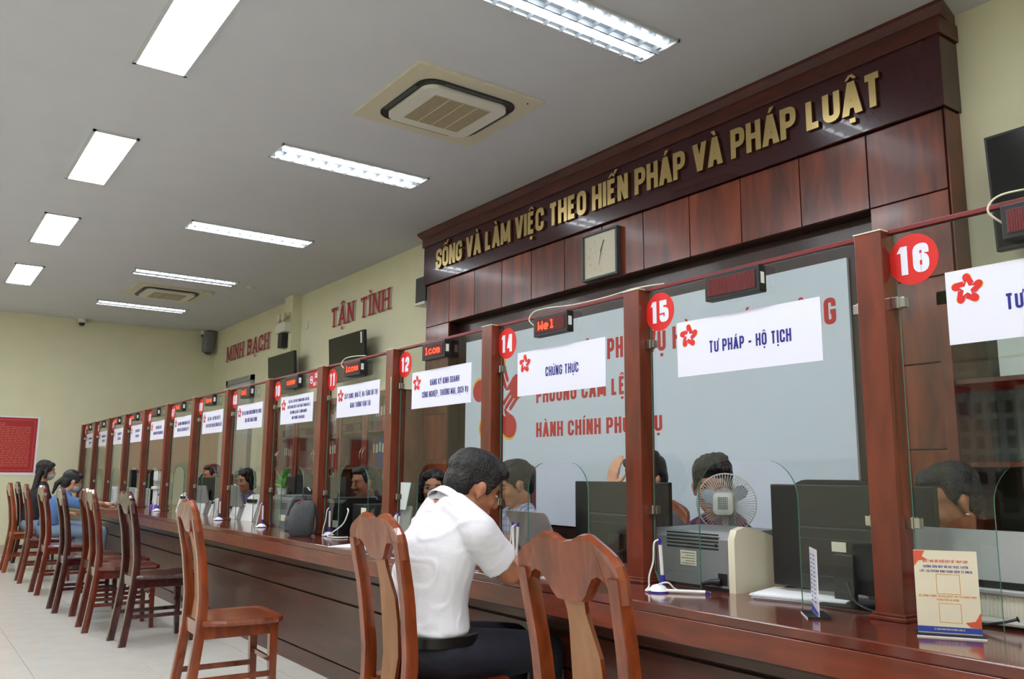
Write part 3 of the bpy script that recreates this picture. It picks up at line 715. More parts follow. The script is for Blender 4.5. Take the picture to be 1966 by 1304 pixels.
def led(k):
    y1 = post_y(k)+.662; w, h = .232, .09
    t = thing('led_display', ('dark unlit' if LEDT[k] is None else 'red lit')+f' LED display box clipped to the top of the window numbered {WORDS[BOOTH[k]]}', 'LED display', (GX-.0045, y1, 1.752), 0, 'LED display boxes on the window tops')
    obj('display_case', MB().box((-.042, -w, 0), (-.004, 0, h), ch=.003), M_black, t)
    obj('display_window', MB().box((-.044, -w+.014, .014), (-.0415, -.014, h-.014)), M_ledbg, t)
    off = MB(); on = MB(); cols_, rows = 30, 11
    px = (w-.032)/cols_; pz = (h-.032)/rows
    lit = set()
    s = LEDT[k]
    if s:
        c = 3
        sc = 1
        for ch in s:
            for r in range(7):
                for b in range(5):
                    if FONT[ch][r][b] == '1':
                        lit.add((c+b, 8-r))
            c += 6
    step = 1 if k < 3 else 2
    for i in range(0, cols_):
        for j in range(0, rows):
            y = -.016-px*(i+.5); z = .016+pz*(j+.5); r = px*.34
            if (i, j) in lit:
                r = px*.5; on.add([(-.0452, y-r, z-r), (-.0452, y+r, z-r), (-.0452, y+r, z+r), (-.0452, y-r, z+r)], [(0, 1, 2, 3)])
            elif k < 4:
                off.add([(-.0450, y-r, z-r), (-.0450, y+r, z-r), (-.0450, y+r, z+r), (-.0450, y-r, z+r)], [(0, 1, 2, 3)])
    if off.v: q = obj('unlit_dots', off, M_ledoff, t); q['kind'] = 'stuff'
    if on.v: q = obj('lit_dots', on, M_led, t); q['kind'] = 'stuff'
    obj('side_sticker', MB().box((-.034, -w-.0008, .028), (-.016, -w, .066)), M_white, t)
    # display sits with its far end at +y: shift so text reads left to right
    return t
def to_sign(x, y, z): return lambda u, v, d: (x+d, y-u, z+v)
for k in range(-1, 13):
    b = BOOTH[k]; y0 = post_y(k)
    p = obj('partition_glass', pane(k), [M_glass, M_gedge]); tag(p, f'clear glass partition with arched opening at the window numbered {WORDS[b]}', 'glass partition', 'glass panes of the counter partition')
    r = obj('top_rail', MB().box((GX-.012, y0+pw+.001, 1.848), (GX+.012, post_y(k+1)-.001, 1.862), ch=.002), M_rail); tag(r, f'thin maroon rail along the top of the window numbered {WORDS[b]}', 'rail', 'top rails of the partition')
    led(k)
    # number disc
    t = thing('number_sign', f'round red sticker with the white number {WORDS[b]}', 'number sign', (GX-.0035, y0+.922, 1.762), 0, 'round red window numbers')
    obj('disc', MB().lathe([(.073, 0), (.073, -.0012)], 40, ax='x'), M_red, t)
    m, _ = text_mb(b, .083, to=to_sign(-.0018, 0, -.0415), w=.56, t=.24, gap=.1); obj('number', m, M_signw, t)
    # service sign
    t = thing('service_sign', f'white service sign with red emblem and blue text on the window numbered {WORDS[b]}', 'sign', (GX-.0035, y0+.535, 1.605), 0, 'white service signs on the glass')
    hs = .1
    obj('sign_panel', MB().box((-.003, -.3, -hs), (0, .3, hs)), M_signw, t)
    m = MB(); emblem(m, (-.243, .038 if k > 1 else .045), .042, to_sign(-.0034, 0, 0)); obj('emblem', m, [M_red, M_signw, M_ynl], t)
    m = MB(); n = len(TXT[k]); h = {1: .042, 2: .032, 4: .021}[n]
    for i, s in enumerate(TXT[k]):
        z = ((n-1)/2-i)*h*1.9-h/2-(.0 if n > 1 else .005)
        L, wd = letters(s, h, w=.47, t=.17, gap=.1); 
        cen = .02 if n == 1 else .045; f = min(1, .46/wd)
        for Q, ch in L:
            for n_, q in enumerate(Q): m.add([(-.0037-(n_ % 60)*1e-5, -(cen-wd*f/2+u*f), z+v) for u, v in q], [(0, 1, 2, 3)])
    obj('lettering', m, M_navy, t)
# white cables over the top of some displays
def cable(name, pts, r, m, label, cat='cable', n=6):
    o = obj(name, MB().tube(smooth_path(pts), r, n), m, None, True); return tag(o, label, cat)
def smooth_path(P, n=6):
    P = [Vector(p) for p in P]; out = []
    for i in range(len(P)-1):
        a = P[max(i-1, 0)]; b = P[i]; c = P[i+1]; d = P[min(i+2, len(P)-1)]
        for k in range(n):
            t = k/n; out.append(.5*((2*b)+(c-a)*t+(2*a-5*b+4*c-d)*t*t+(3*b-a-3*c+d)*t**3))
    out.append(P[-1]); return out
for k, ex in ((-1, 0), (1, 1), (3, 0)):
    y = post_y(k)
    pts = [(GX-.03, y+.665, 1.80), (GX-.05, y+.69, 1.835), (GX-.035, y+.67, 1.872), (GX-.005, y+.6, 1.882), (GX, y+.45, 1.871)]
    if ex: pts += [(GX, y+.25, 1.869), (GX-.005, y+.13, 1.872), (XG+.02, y+.06, 1.868), (XG+.03, y-.02, 1.868), (GX, y-.09, 1.867)]
    cable('display_cable', pts, .0028, M_cream, f'white cable looping over the top of the window numbered {WORDS[BOOTH[k]]}')
# no smoking sign (window 10)
t = thing('no_smoking_sign', 'small red no smoking sign in the top corner of the window numbered ten', 'sign', (GX-.0035, post_y(4)+.22, 1.79))
obj('sign_panel', MB().box((-.002, -.1, -.06), (0, .1, .06)), M_pr, t)
m = MB(); ring = [(math.cos(i*PI/12), math.sin(i*PI/12)) for i in range(24)]
for i in range(24):
    a, b = ring[i], ring[(i+1) % 24]; m.add([(-.0024, .06-a[0]*.026, a[1]*.026), (-.0024, .06-b[0]*.026, b[1]*.026), (-.0024, .06-b[0]*.02, b[1]*.02), (-.0024, .06-a[0]*.02, a[1]*.02)], [(0, 1, 2, 3)])
m.add([(-.0026, .075, .017), (-.0026, .08, .013), (-.0026, .043, -.019), (-.0026, .038, -.015)], [(0, 1, 2, 3)]); m.add([(-.0025, .078, -.003), (-.0025, .042, -.003), (-.0025, .042, .003), (-.0025, .078, .003)], [(0, 1, 2, 3)])
text_mb('CẤM', .035, m, to=to_sign(-.0024, -.03, .008), t=.2); text_mb('HÚT THUỐC', .026, m, to=to_sign(-.0024, -.035, -.045), t=.18)
obj('lettering', m, M_signw, t)
t = thing('no_smoking_sign', 'tiny red no smoking sign in the top corner of the window numbered five', 'sign', (GX-.0035, post_y(9)+.22, 1.79))
obj('sign_panel', MB().box((-.002, -.1, -.06), (0, .1, .06)), M_pr, t); m, _ = text_mb('CẤM', .035, to=to_sign(-.0024, -.02, .0), t=.2); obj('lettering', m, M_signw, t)

# ================================================================== CHAIRS
def make_chair(name, label, wm, sm, holes=False, sd=0.0):
    t = thing(name, label, 'chair', (0, 0, 0), 0, 'wooden chairs along the counter')
    def xz(z):   # centre line of the rear stiles: sabre leg, upright, gentle lean
        K = [(0, -.262), (.2, -.232), (.42, -.205), (.55, -.2), (.75, -.222), (.97, -.268)]
        for (a, xa), (b, xb) in zip(K, K[1:]):
            if z <= b: q = (z-a)/(b-a); return xa+(xb-xa)*q
        return K[-1][1]
    for s, nm in ((-1, 'rear_leg'), (1, 'rear_leg')):
        secs = []
        for i in range(19):
            z = .93*i/18; x = xz(z)+ (0 if z > 0 else 0); y = s*(.150-.012*min(1, z/.45)+.02*max(0, z-.45)/.48)
            d = .023 if z < .5 else .023-.004*(z-.5)/.45; w = .015
            secs.append([(x-d, y-w, z), (x-d*.4, y-w*1.25, z), (x+d, y-w, z), (x+d, y+w, z), (x-d*.4, y+w*1.25, z), (x-d, y+w, z)])
        obj(nm, MB().sections(secs), wm, t, True)
    # crest rail: outline in (y,z), follows the lean
    half = [(0, 1.0), (.03, 1.004), (.055, 1.016), (.075, 1.018), (.1, 1.005), (.13, .99), (.155, .975), (.172, .955), (.178, .93), (.176, .875),
            (.146, .875), (.142, .9), (.128, .922), (.108, .93), (.088, .922), (.07, .9), (.06, .885), (.042, .868), (0, .866)]
    out = half + [(-y, z) for y, z in half[::-1][1:-1]]
    m = MB(); n = len(out)
    f_ = [(xz(z)+.002-.016, y*.985, z) for y, z in out]; b_ = [(xz(z)+.018, y*.985, z) for y, z in out]
    ctr = [((a[0]+b[0])/2, a[1]*1.03, a[2]+(.004 if a[2] > .95 else 0)) for a, b in zip(f_, b_)]
    m.add(f_+ctr+b_, [tuple(range(n))[::-1], tuple(range(2*n, 3*n))])
    for i in range(n):
        j = (i+1) % n; m.f += [(i, j, n+j, n+i), (n+i, n+j, 2*n+j, 2*n+i)]; m.m += [0, 0]
    obj('crest_rail', m, wm, t)
    # vase splat
    K = [(.455, .045), (.55, .052), (.66, .054), (.74, .05), (.8, .038), (.84, .032), (.87, .036), (.885, .04)]
    L_ = [(xz(z)-.002, -w, z) for z, w in K]; R_ = [(xz(z)-.002, w, z) for z, w in K]
    n = len(K); m = MB(); q = 0.012
    def curve(p): # splat bellies backward between the rails
        z = p[2]; return (p[0]+.012*math.sin((z-.455)/.43*PI), p[1], z)
    A = [curve(p) for p in L_+R_]; B = [(x+q, y, z) for x, y, z in A]
    m.add(A+B, [])
    for i in range(n-1):
        m.f += [(i, i+1, n+i+1, n+i), (2*n+i, 3*n+i, 3*n+i+1, 2*n+i+1), (i, 2*n+i, 2*n+i+1, i+1), (n+i, n+i+1, 3*n+i+1, 3*n+i)]
        m.m += [1, 0, 0, 0]
    m.f += [(0, n, 3*n, 2*n), (n-1, 2*n-1, 4*n-1, 3*n-1)]; m.m += [0, 0]
    sp_ = obj('splat', m, [wm, sm], t)
    if holes:
        for z in (.6, .655, .71):
            obj('splat_inlay', MB().lathe([(.009, 0), (.009, -.002)], 12, c=(xz(z)+.012*math.sin((z-.455)/.43*PI)-.002, 0, z), ax='x'), M_black, sp_)
    # seat
    sp = [(-.205, -.155), (-.205, .155), (-.16, .175), (-.1, .2), (.1, .214), (.19, .21), (.225, .17), (.232, 0), (.225, -.17), (.19, -.21), (.1, -.214), (-.1, -.2), (-.16, -.175)]
    sp = [(x-(sd if x > .15 else sd*.5 if x > 0 else 0), y) for x, y in sp]
    P1 = [(x*.98, y*.98, .432) for x, y in sp]; P2 = [(x, y, .445) for x, y in sp]; P3 = [(x*.985, y*.985, .458) for x, y in sp]; P4 = [(x*.8, y*.8, .455) for x, y in sp]
    m = MB().sections([P1, P2, P3, P4]); obj('seat', m, wm, t)
    for a in (((-.185, -.15, .372), (.17-sd, -.135, .432)), ((-.185, .135, .372), (.17-sd, .15, .432)), ((.172-sd, -.142, .372), (.186-sd, .142, .432)), ((-.216, -.128, .385), (-.196, .128, .45))):
        obj('apron', MB().box(a[0], a[1], ch=.002), wm, t)
    for s in (-1, 1):
        secs = []
        for i in range(7):
            z = .432*i/6; q = .0145+.006*z/.43; x = .178-sd+.012*(1-z/.43)**2; y = s*.158
            secs.append([(x-q, y-q, z), (x+q, y-q, z), (x+q, y+q, z), (x-q, y+q, z)])
        obj('front_leg', MB().sections(secs), wm, t)
        obj('side_stretcher', MB().box((xz(.19)+.018, s*.15-.008, .175), (.168-sd, s*.15+.008, .2), ch=.002), wm, t)
    obj('cross_stretcher', MB().box((.175-sd, -.15, .235), (.19-sd, .15, .258), ch=.002), wm, t)
    return t
PD, PB, PC = M_chA, M_chB, M_chC
protos = {'A': make_chair('wooden_chair', 'orange-brown wooden chair', M_chA, M_splat, False, .04), 'B': make_chair('wooden_chair', 'red-brown wooden chair', M_chB, M_splat, True), 'C': make_chair('wooden_chair', 'dark wooden chair', M_chC, M_splatd)}
CH = [('A', 1.55, 1.57, .03, 'glossy orange-brown wooden chair nearest the camera, empty, right of the man in white'),
      ('A', 1.62, 2.68, 0.02, 'orange-brown wooden chair with the man in the white shirt on it'),
      ('A', 1.46, 4.38, -.04, 'orange-brown wooden chair standing alone, seen from the side, left of the man in white'),
      ('C', 1.6, 6.47, .05, 'very dark wooden chair next behind the lone orange-brown one'),
      ('B', 1.5, 7.15, -.02, 'red-brown wooden chair with inlaid dots in its splat, third visible past the lone one'),
      ('B', 1.55, 7.72, .04, 'red-brown wooden chair tucked close behind the one with the dotted splat, left of it'),
      ('C', 1.45, 8.25, .0, 'dark mahogany chair between two red-brown ones, left third of the row'),
      ('B', 1.46, 9.5, .05, 'dark red-brown wooden chair with a broad dark back in front of the dark-haired woman'),
      ('B', 1.44, 10.55, -.02, 'brown wooden chair under the woman in blue denim'),
      ('A', 1.4, 11.75, .02, 'brown wooden chair under the woman in the black top'),
      ('C', 1.6, 12.9, .02, 'darkest wooden chair farthest along the row by the far wall')]
used = set()
for kind, x, y, rz, lb in CH:
    if kind not in used:
        used.add(kind); c = protos[kind]; c.location = (x, y, 0); c.rotation_euler = (0, 0, rz); c['label'] = lb
    else: copy_tree(protos[kind], None, (x, y, 0), rz, lb, 'wooden chairs along the counter')
# clerk-side chairs
c = copy_tree(protos['A'], None, (3.3, 3.42, 0), PI+.25, 'orange-brown wooden chair behind the counter, seen through window fourteen', 'wooden chairs along the counter'); c['group'] = 'chairs behind the counter'
def office_chair(x, y, rz, label, hi=1.14, m_=None):
    m_ = m_ or M_bagd
    t = thing('office_chair', label, 'chair', (x, y, 0), rz, 'chairs behind the counter')
    obj('seat', MB().box((-.24, -.24, .43), (.24, .24, .51), ch=.03), m_, t, True)
    bk = [(y_, z_) for y_, z_ in rrect(-.24, .55, .24, hi, .12, 6)]
    obj('backrest', MB().prism(bk, 'x', -.29, -.23), m_, t, True)
    obj('column', MB().lathe([(.03, .08), (.03, .43)], 12), M_black, t)
    obj('back_bar', MB().box((-.3, -.03, .4), (-.285, .03, .8)), M_black, t)
    m = MB()
    for k in range(5):
        a = k*2*PI/5; m.tube([(0, 0, .1), (.27*math.cos(a), .27*math.sin(a), .06)], .018, 8); m.ell((.27*math.cos(a), .27*math.sin(a), .028), (.028, .028, .028), nu=10, nv=6)
    obj('star_base', m, M_black, t); return t
def board_chair(x, y, rz, label, hi=1.2):
    t = thing('high_back_chair', label, 'chair', (x, y, 0), rz, 'chairs behind the counter')
    obj('seat', MB().box((-.22, -.23, .42), (.22, .23, .46), ch=.01), M_chB, t)
    obj('backrest', MB().prism(rrect(-.24, .46, .24, hi, .05, 5), 'x', -.26, -.225), M_chB, t)
    for sx in (-.19, .19):
        for sy in (-.2, .2): obj('leg', MB().box((sx-.02, sy-.02, 0), (sx+.02, sy+.02, .42), ch=.003), M_chB, t)
    return t
# ================================================================== COUNTER-TOP THINGS
def pen_stand(x, y, rz, label, two=False, out=False):
    t = thing('counter_pen', label, 'pen', (x, y, ZT), rz, 'white and blue pens on cord stands')
    obj('stand_base', MB().lathe([(.036, 0), (.037, .006), (.03, .012), (.02, .022), (.008, .026)], 24), M_white, t, True)
    obj('socket', MB().tube([(.02, 0, .015), (.02, 0, .055)], [.011, .008], 12), M_blue, t, True)
    obj('socket_ring', MB().lathe([(.038, .001), (.038, .005), (.036, .006)], 24), M_blue, t)
    if two:
        for s in (-1, 1):
            p = obj('pen_barrel', MB().tube([(.02+s*.004, s*.006, .04), (.02+s*.02, s*.012, .165)], [.0055, .0062], 12), M_white, t, True)
            obj('pen_cap', MB().tube([(.02+s*.02, s*.012, .165), (.02+s*.022, s*.0128, .182)], [.006, .004], 12), M_blue, p, True)
    else:
        p = obj('pen_barrel', MB().tube([(.02, 0, .05), (.012, 0, .16)], [.006, .0065], 12), M_white, t, True)
        obj('pen_cap', MB().tube([(.012, 0, .155), (.0105, 0, .176)], [.0068, .005], 12), M_blue, p, True)
    cd_ = [(.012, 0, .172), (-.004, .012, .16), (-.002, .02, .1), (-.012, .03, .05), (-.01, .035, .015), (-.03, .03, .004), (-.035, 0, .008)]
    obj('cord', MB().tube(smooth_path(cd_), .003, 8), M_white, t, True)
    return t
pen_stand(2.12, 2.1, 0, 'white and blue counter pen with a loose second pen, left end of window fifteen')
t = thing('loose_pen', 'white pen with blue tip lying on the counter beside the pen stand of window fifteen', 'pen', (2.17, 2.03, ZT+.007))
obj('pen_barrel', MB().tube([(-.05, .05, 0), (.04, -.055, 0)], .006, 12), M_white, t, True); obj('pen_tip', MB().tube([(.04, -.055, 0), (.05, -.067, 0)], [.006, .002], 12), M_blue, t, True)
obj('pen_cap', MB().tube([(-.05, .05, 0), (-.066, .069, .0)], [.0065, .005], 12), M_blue, t, True)
obj('cord', MB().tube(smooth_path([(.05, -.067, 0), (.05, -.02, -.003), (.0, .03, .0), (-.03, .045, .025), (-.06, .06, .02)]), .0028, 8), M_white, t, True)
for x, y, lb, two in ((2.2, 3.03, 'pair of white counter pens standing in front of the laptop at window fourteen', True), (2.2, 4.1, 'pair of white counter pens left of the man in white at window twelve', True),
                 (2.245, 5.08, 'white and blue counter pen between the grey bag and window eleven', False), (2.19, 6.13, 'white and blue counter pen left of the grey bag', False),
                 (2.21, 7.2, 'white and blue counter pen below the window numbered nine', False), (2.2, 8.12, 'white and blue counter pen half hidden behind the lone chair top', False), (2.2, 9.2, 'smallest white counter pen, beside the white printer far along the counter', False)):
    pen_stand(x, y, .9, lb, two)
# printer 15 : grey laser printer, back to the hall, white side cover towards the camera
t = thing('laser_printer', 'large grey laser printer with a white side cover behind window fifteen', 'printer', (2.31, 2.12, ZT))
obj('body', MB().prism([(.0, .012), (.0, .17), (.02, .195), (.28, .2), (.31, .17), (.31, .012)], 'y', -.165, .2), M_grey, t)
sc = [(-.004, .0), (-.004, .175), (.01, .205), (.05, .215), (.12, .205), (.22, .175), (.3, .165), (.315, .1), (.315, .012), (.2, .0)]
obj('side_cover', MB().prism(sc, 'y', -.192, -.165), M_cream, t, True)
m = MB()
for k in range(5): m.box((-.0012, -.12, .135+k*.012), (.002, .12, .14+k*.012))
obj('vents', m, M_black, t); obj('rating_label', MB().box((-.0015, -.02, .075), (0, .055, .125)), M_lbl, t)
m = MB()
for k in range(5): m.box((-.002, -.015, .08+k*.009), (-.0015, .05-(k % 2)*.02, .082+k*.009))
obj('label_print', m, M_dgrey, t)
obj('power_inlet', MB().box((-.002, -.155, .02), (.01, -.115, .06), ch=.002), M_black, t)
obj('plug', MB().tube([(-.004, -.13, .03), (-.012, -.1, .03), (-.02, -.06, .02)], [.013, .01, .006], 10), M_black, t, True)
obj('socket_hole', MB().lathe([(.006, -.002), (.006, .002)], 12, c=(0, -.11, .15), ax='x'), M_black, t)
obj('foot_band', MB().box((-.001, -.16, 0), (.3, .19, .012)), M_black, t)
# desk fan
t = thing('desk_fan', 'white desk fan seen from behind in front of the clerk in the checked shirt', 'fan', (2.73, 2.32, ZT))
t.rotation_euler = (0, 0, .62)
FZ, FR = .278, .118
obj('base', MB().lathe([(.075, 0), (.078, .012), (.05, .025), (.02, .035)], 24), M_white, t, True)
obj('stem', MB().tube([(0, 0, .03), (-.02, 0, .2), (-.04, 0, FZ-.03)], [.014, .012, .015], 12), M_white, t, True)
secs = []
for x, w, h in ((-.125, .026, .03), (-.118, .038, .042), (-.08, .044, .047), (-.03, .036, .04), (.0, .03, .032)):
    secs.append([(x, y, z+FZ) for y, z in rrect(-w, -h, w, h, w*.5, 5)])
obj('motor_housing', MB().sections(secs), M_white, t, True)
m = MB()
for r in range(7):
    for c in range(6): m.box((-.1265, -.018+c*.0065, FZ-.02+r*.007), (-.1245, -.0145+c*.0065, FZ-.0155+r*.007))
v = obj('motor_vents', m, M_dgrey, t); v['kind'] = 'stuff'
cg = thing('x', 'x', 'x'); bpy.data.objects.remove(cg)
def ringm(r, x, rr, mb):
    P = [(x, r*math.cos(2*PI*i/40), FZ+r*math.sin(2*PI*i/40)) for i in range(41)]; mb.tube(P, rr, 6, caps=False)
cage = MB(); ringm(FR, .03, .0028, cage); ringm(FR, .036, .0028, cage); ringm(.045, .0, .002, cage)
cg = obj('cage_ring', cage, M_white, t, True)
w_ = MB()
for i in range(64):
    a = 2*PI*i/64; ca, sa = math.cos(a), math.sin(a); tw = .12
    w_.tube([(-.002, .036*math.cos(a-tw), FZ+.036*math.sin(a-tw)), (-.006, .07*ca, FZ+.07*sa), (.008, .1*ca, FZ+.1*sa), (.03, FR*ca, FZ+FR*sa)], .0011, 4)
    w_.tube([(.07, .02*ca, FZ+.02*sa), (.066, .07*ca, FZ+.07*sa), (.055, .1*ca, FZ+.1*sa), (.033, FR*ca, FZ+FR*sa)], .0009, 4)
w = obj('cage_wires', w_, M_white, cg); w['kind'] = 'stuff'
for k in range(3):
    a = k*2*PI/3+.4; P = []
    for r, wd_ in ((.02, .012), (.05, .03), (.08, .036), (.1, .02)):
        P.append([(.025+.01*s_, r*math.cos(a+s_*wd_/r*.8), FZ+r*math.sin(a+s_*wd_/r*.8)) for s_ in (-1, 0, 1)])
    m = MB()
    for i in range(3):
        for j in range(2): m.add([P[i][j], P[i][j+1], P[i+1][j+1], P[i+1][j]]+[(p[0]+.002, p[1], p[2]) for p in (P[i][j], P[i][j+1], P[i+1][j+1], P[i+1][j])], [(0, 1, 2, 3), (7, 6, 5, 4), (0, 4, 5, 1), (2, 6, 7, 3)])
    obj('blade', m, mat('fan_blade', (170, 190, 205), .3), t)
obj('hub', MB().lathe([(.02, .015), (.02, .04), (.01, .048)], 16, ax='x', c=(0, 0, FZ)), M_white, t, True)
# monitors, backs to the hall
def monitor(x, y, rz, label, w=.57, ztop=.36, h=.33, stick=None, m_=None, thick=.02):
    m_ = m_ or M_black
    t = thing('computer_monitor', label, 'monitor', (x, y, ZT), rz, 'black monitors behind the glass')
    sh = obj('housing', MB().box((0, -w/2, ztop-h), (thick, w/2, ztop), ch=.004).box((-.018, -w*.3, ztop-h+.04), (.001, w*.3, ztop-h+.2), ch=.008), m_, t)
    obj('screen', MB().box((thick, -w/2+.008, ztop-h+.018), (thick+.0012, w/2-.008, ztop-.008)), M_screen, t)
    obj('seam', MB().box((-.0192, -w*.29, ztop-h+.16), (-.018, w*.29, ztop-h+.162)), M_dgrey, t)
    obj('stand_column', MB().box((-.035, -.035, .01), (-.012, .035, ztop-h+.12), ch=.004), m_, t)
    obj('stand_foot', MB().lathe([(.1, 0), (.1, .006), (.09, .011)], 28, c=(-.02, 0, 0)), m_, t)
    for (sy, sz, sw, shh) in (stick or []): obj('asset_label', MB().box((-.0202, sy-sw/2, sz-shh/2), (-.0192, sy+sw/2, sz+shh/2)), M_lbl, t)
    return t
monitor(2.47, 2.665, 0, 'black monitor with a small label, right half of window fourteen', stick=[(-.13, .17, .05, .03)])
monitor(2.43, 1.585, 0, 'black monitor with a round foot and cable, right of the fan', stick=[(.02, .17, .05, .03), (-.14, .17, .04, .03)])
cable('monitor_cable', [(2.42, 1.6, .9), (2.38, 1.55, .8), (2.33, 1.47, .775), (2.35, 1.42, .772), (2.5, 1.41, .772)], .004, M_black, 'black cable hanging from the monitor right of the fan')
cable('monitor_cable', [(2.45, 2.6, .86), (2.38, 2.6, .83), (2.34, 2.5, .775), (2.36, 2.42, .772), (2.42, 2.46, .772), (2.4, 2.62, .773), (2.6, 2.7, .773)], .004, M_black, 'black looping cable at the foot of the monitor of window fourteen')
monitor(2.7, 6.08, 0, 'black monitor behind window eleven beside the man in blue', w=.5)
monitor(2.7, 7.05, 0, 'black monitor above the green plant at window ten', w=.46)
monitor(2.7, 8.74, .0, 'black monitor left of the woman in the patterned blouse', w=.45, ztop=.34)
monitor(2.7, 9.3, .1, 'black monitor behind the silver tablet stand far along the counter', w=.45, ztop=.34)
monitor(2.55, 10.45, 0, 'black monitor behind the tall white dispenser', w=.4, ztop=.42)
monitor(2.7, 5.02, 0, 'black monitor left of the woman in glasses', w=.44, ztop=.33)
# box with label, window 11 (computer case) + black printer
t = thing('computer_case', 'black computer box with a pale label at window eleven', 'computer', (2.36, 4.87, ZT)); obj('case', MB().box((0, -.12, 0), (.28, .12, .2), ch=.005), M_black, t)
obj('paper_label', MB().box((-.001, -.075, .12), (0, -.005, .18)), M_lbl, t); obj('front_groove', MB().box((-.0012, -.11, .04), (0, .11, .044)), M_dgrey, t)
def printer(x, y, label, w=.34, d=.3, h=.22, m_=None, rz=0):
    m_ = m_ or M_dgrey
    t = thing('desk_printer', label, 'printer', (x, y, ZT), rz)
    obj('body', MB().prism([(0, 0), (0, h*.9), (.03, h), (d-.03, h), (d, h*.7), (d, 0)], 'y', -w/2, w/2), m_, t)
    m = MB()
    for k in range(4): m.box((-.001, -w*.35, h*.6+k*.012), (.001, w*.35, h*.6+k*.012+.004))
    obj('vents', m, M_black, t); obj('top_lid', MB().box((.04, -w*.45, h), (d-.05, w*.45, h+.012), ch=.004), m_, t)
    obj('rating_label', MB().box((-.0014, -w*.3, h*.2), (0, -w*.05, h*.4)), M_lbl, t); return t
printer(2.34, 5.25, 'black desk printer with a pale label at the left of window eleven', m_=M_black, w=.3)
printer(2.34, 6.2, 'grey desk printer between the bag and the green plant', m_=M_grey, w=.46, h=.215)
# green plant on the printer of window ten
t = thing('potted_plant', 'small green leafy plant above the grey printer at window ten', 'plant', (2.42, 6.36, ZT+.2275))
obj('pot', MB().lathe([(.03, 0), (.038, .05), (.035, .05)], 16), M_white, t, True)
def leafm(L, w):
    m = MB(); V = []
    for i in range(7):
        u = i/6; hw = w*math.sin(PI*min(1, u*.9+.08))*(1 if u < 1 else 0); z = .35*L*math.sin(u*2)*.5
        V += [(u*L, -hw, z), (u*L, 0, z-.006), (u*L, hw, z)]
    F = []
    for i in range(6):
        for j in range(2): F.append((i*3+j, i*3+j+1, i*3+j+4, i*3+j+3))
    m.add(V, F); return m.mesh('leaf', [M_leaf])
lf = leafm(.09, .03)
for k, (a, e, z) in enumerate(((0, -1.2, .06), (1.4, -.7, .08), (2.6, -.9, .1), (3.8, -.3, .07), (4.6, -.5, .12), (5.4, -1.0, .12), (1.9, -.2, .05), (-1.5, -.1, .04))):
    st = obj('stem', MB().tube([(0, 0, .04), (.01*math.cos(a), .01*math.sin(a), z)], .002, 6), M_leaf, t)
    o = obj('leaf', lf, M_leaf, t, loc=(.01*math.cos(a), .01*math.sin(a), z)); o.rotation_euler = (0, e, a)
# tilting document viewers / tablets and label printers
def tablet_stand(x, y, rz, label, w=.22, h=.17, m_=None):
    t = thing('tablet_stand', label, 'tablet', (x, y, ZT), rz)
    obj('foot', MB().prism([(0, 0), (.03, .1), (.1, .12), (.15, .03), (.15, 0)], 'y', -.07, .07), M_white, t, True)
    s = obj('tablet', MB().prism(rrect(-w/2, 0, w/2, h, .02), 'x', -.006, .008), m_ or M_silver, t, True); s.location = (.03, 0, .1); s.rotation_euler = (0, -.3, 0)
    s2 = obj('screen', MB().prism(rrect(-w/2+.01, .01, w/2-.01, h-.01, .01), 'x', .008, .009), M_screen, t); s2.location = (.03, 0, .1); s2.rotation_euler = (0, -.3, 0)
    return t
tablet_stand(2.42, 8.55, .5, 'silver tablet on a white stand behind window eight')
tablet_stand(2.42, 7.5, .1, 'silver tablet on a white stand left of the woman in the patterned blouse', w=.28, h=.19)
def label_printer(x, y, rz, label, s=1):
    t = thing('receipt_printer', label, 'printer', (x, y, ZT), rz)
    obj('body', MB().prism([(0, 0), (.05*s, .16*s), (.09*s, .185*s), (.16*s, .12*s), (.22*s, .07*s), (.22*s, 0)], 'y', -.08*s, .08*s), M_white, t, True)
    obj('slot', MB().box((.03*s, -.06*s, .125*s), (.045*s, .06*s, .15*s)), M_black, t); obj('foot', MB().box((.01, -.075*s, -.0), (.2*s, .075*s, .006)), M_dgrey, t); return t
label_printer(2.38, 7.02, .2, 'white wedge-shaped receipt printer in front of the woman in the patterned blouse', 1.15)
label_printer(2.38, 9.0, .4, 'white receipt printer with a black slot at window seven', 1.0)
label_printer(2.36, 8.0, -.2, 'white receipt printer right of the silver tablet at window eight', .85)
# tall dispenser, white
t = thing('queue_kiosk', 'tall white dispenser with purple base and tray far along the counter', 'dispenser', (2.4, 10.0, ZT))
obj('base', MB().lathe([(.085, 0), (.085, .03), (.07, .04)], 24), mat('purple_plastic', (110, 84, 190), .4), t, True)
obj('column', MB().box((-.05, -.06, .035), (.05, .06, .2), ch=.01), M_white, t); obj('tray', MB().box((-.07, -.08, .2), (.07, .08, .235), ch=.01), M_white, t)
obj('head', MB().box((-.055, -.07, .29), (.05, .07, .4), ch=.015), M_white, t); obj('neck', MB().box((-.03, -.05, .235), (.03, .05, .29)), M_silver, t)
for i, (x, y, lb) in enumerate(((2.34, 10.75, 'white paper box with small print, right of the dispenser'), (2.34, 11.5, 'white paper carton with small print near the far women'), (2.34, 12.15, 'white paper carton farthest along the counter'))):
    t = thing('paper_carton', lb, 'box', (x, y, ZT)); obj('carton', MB().box((0, -.11, 0), (.12, .11, .2), ch=.004), M_paper, t)
    m = MB(); r0 = random.Random(i)
    for r in range(5):
        for c in range(3): m.box((-.001, -.08+c*.05, .03+r*.03), (0, -.08+c*.05+r0.uniform(.01, .035), .038+r*.03))
    obj('print', m, M_dgrey, t)
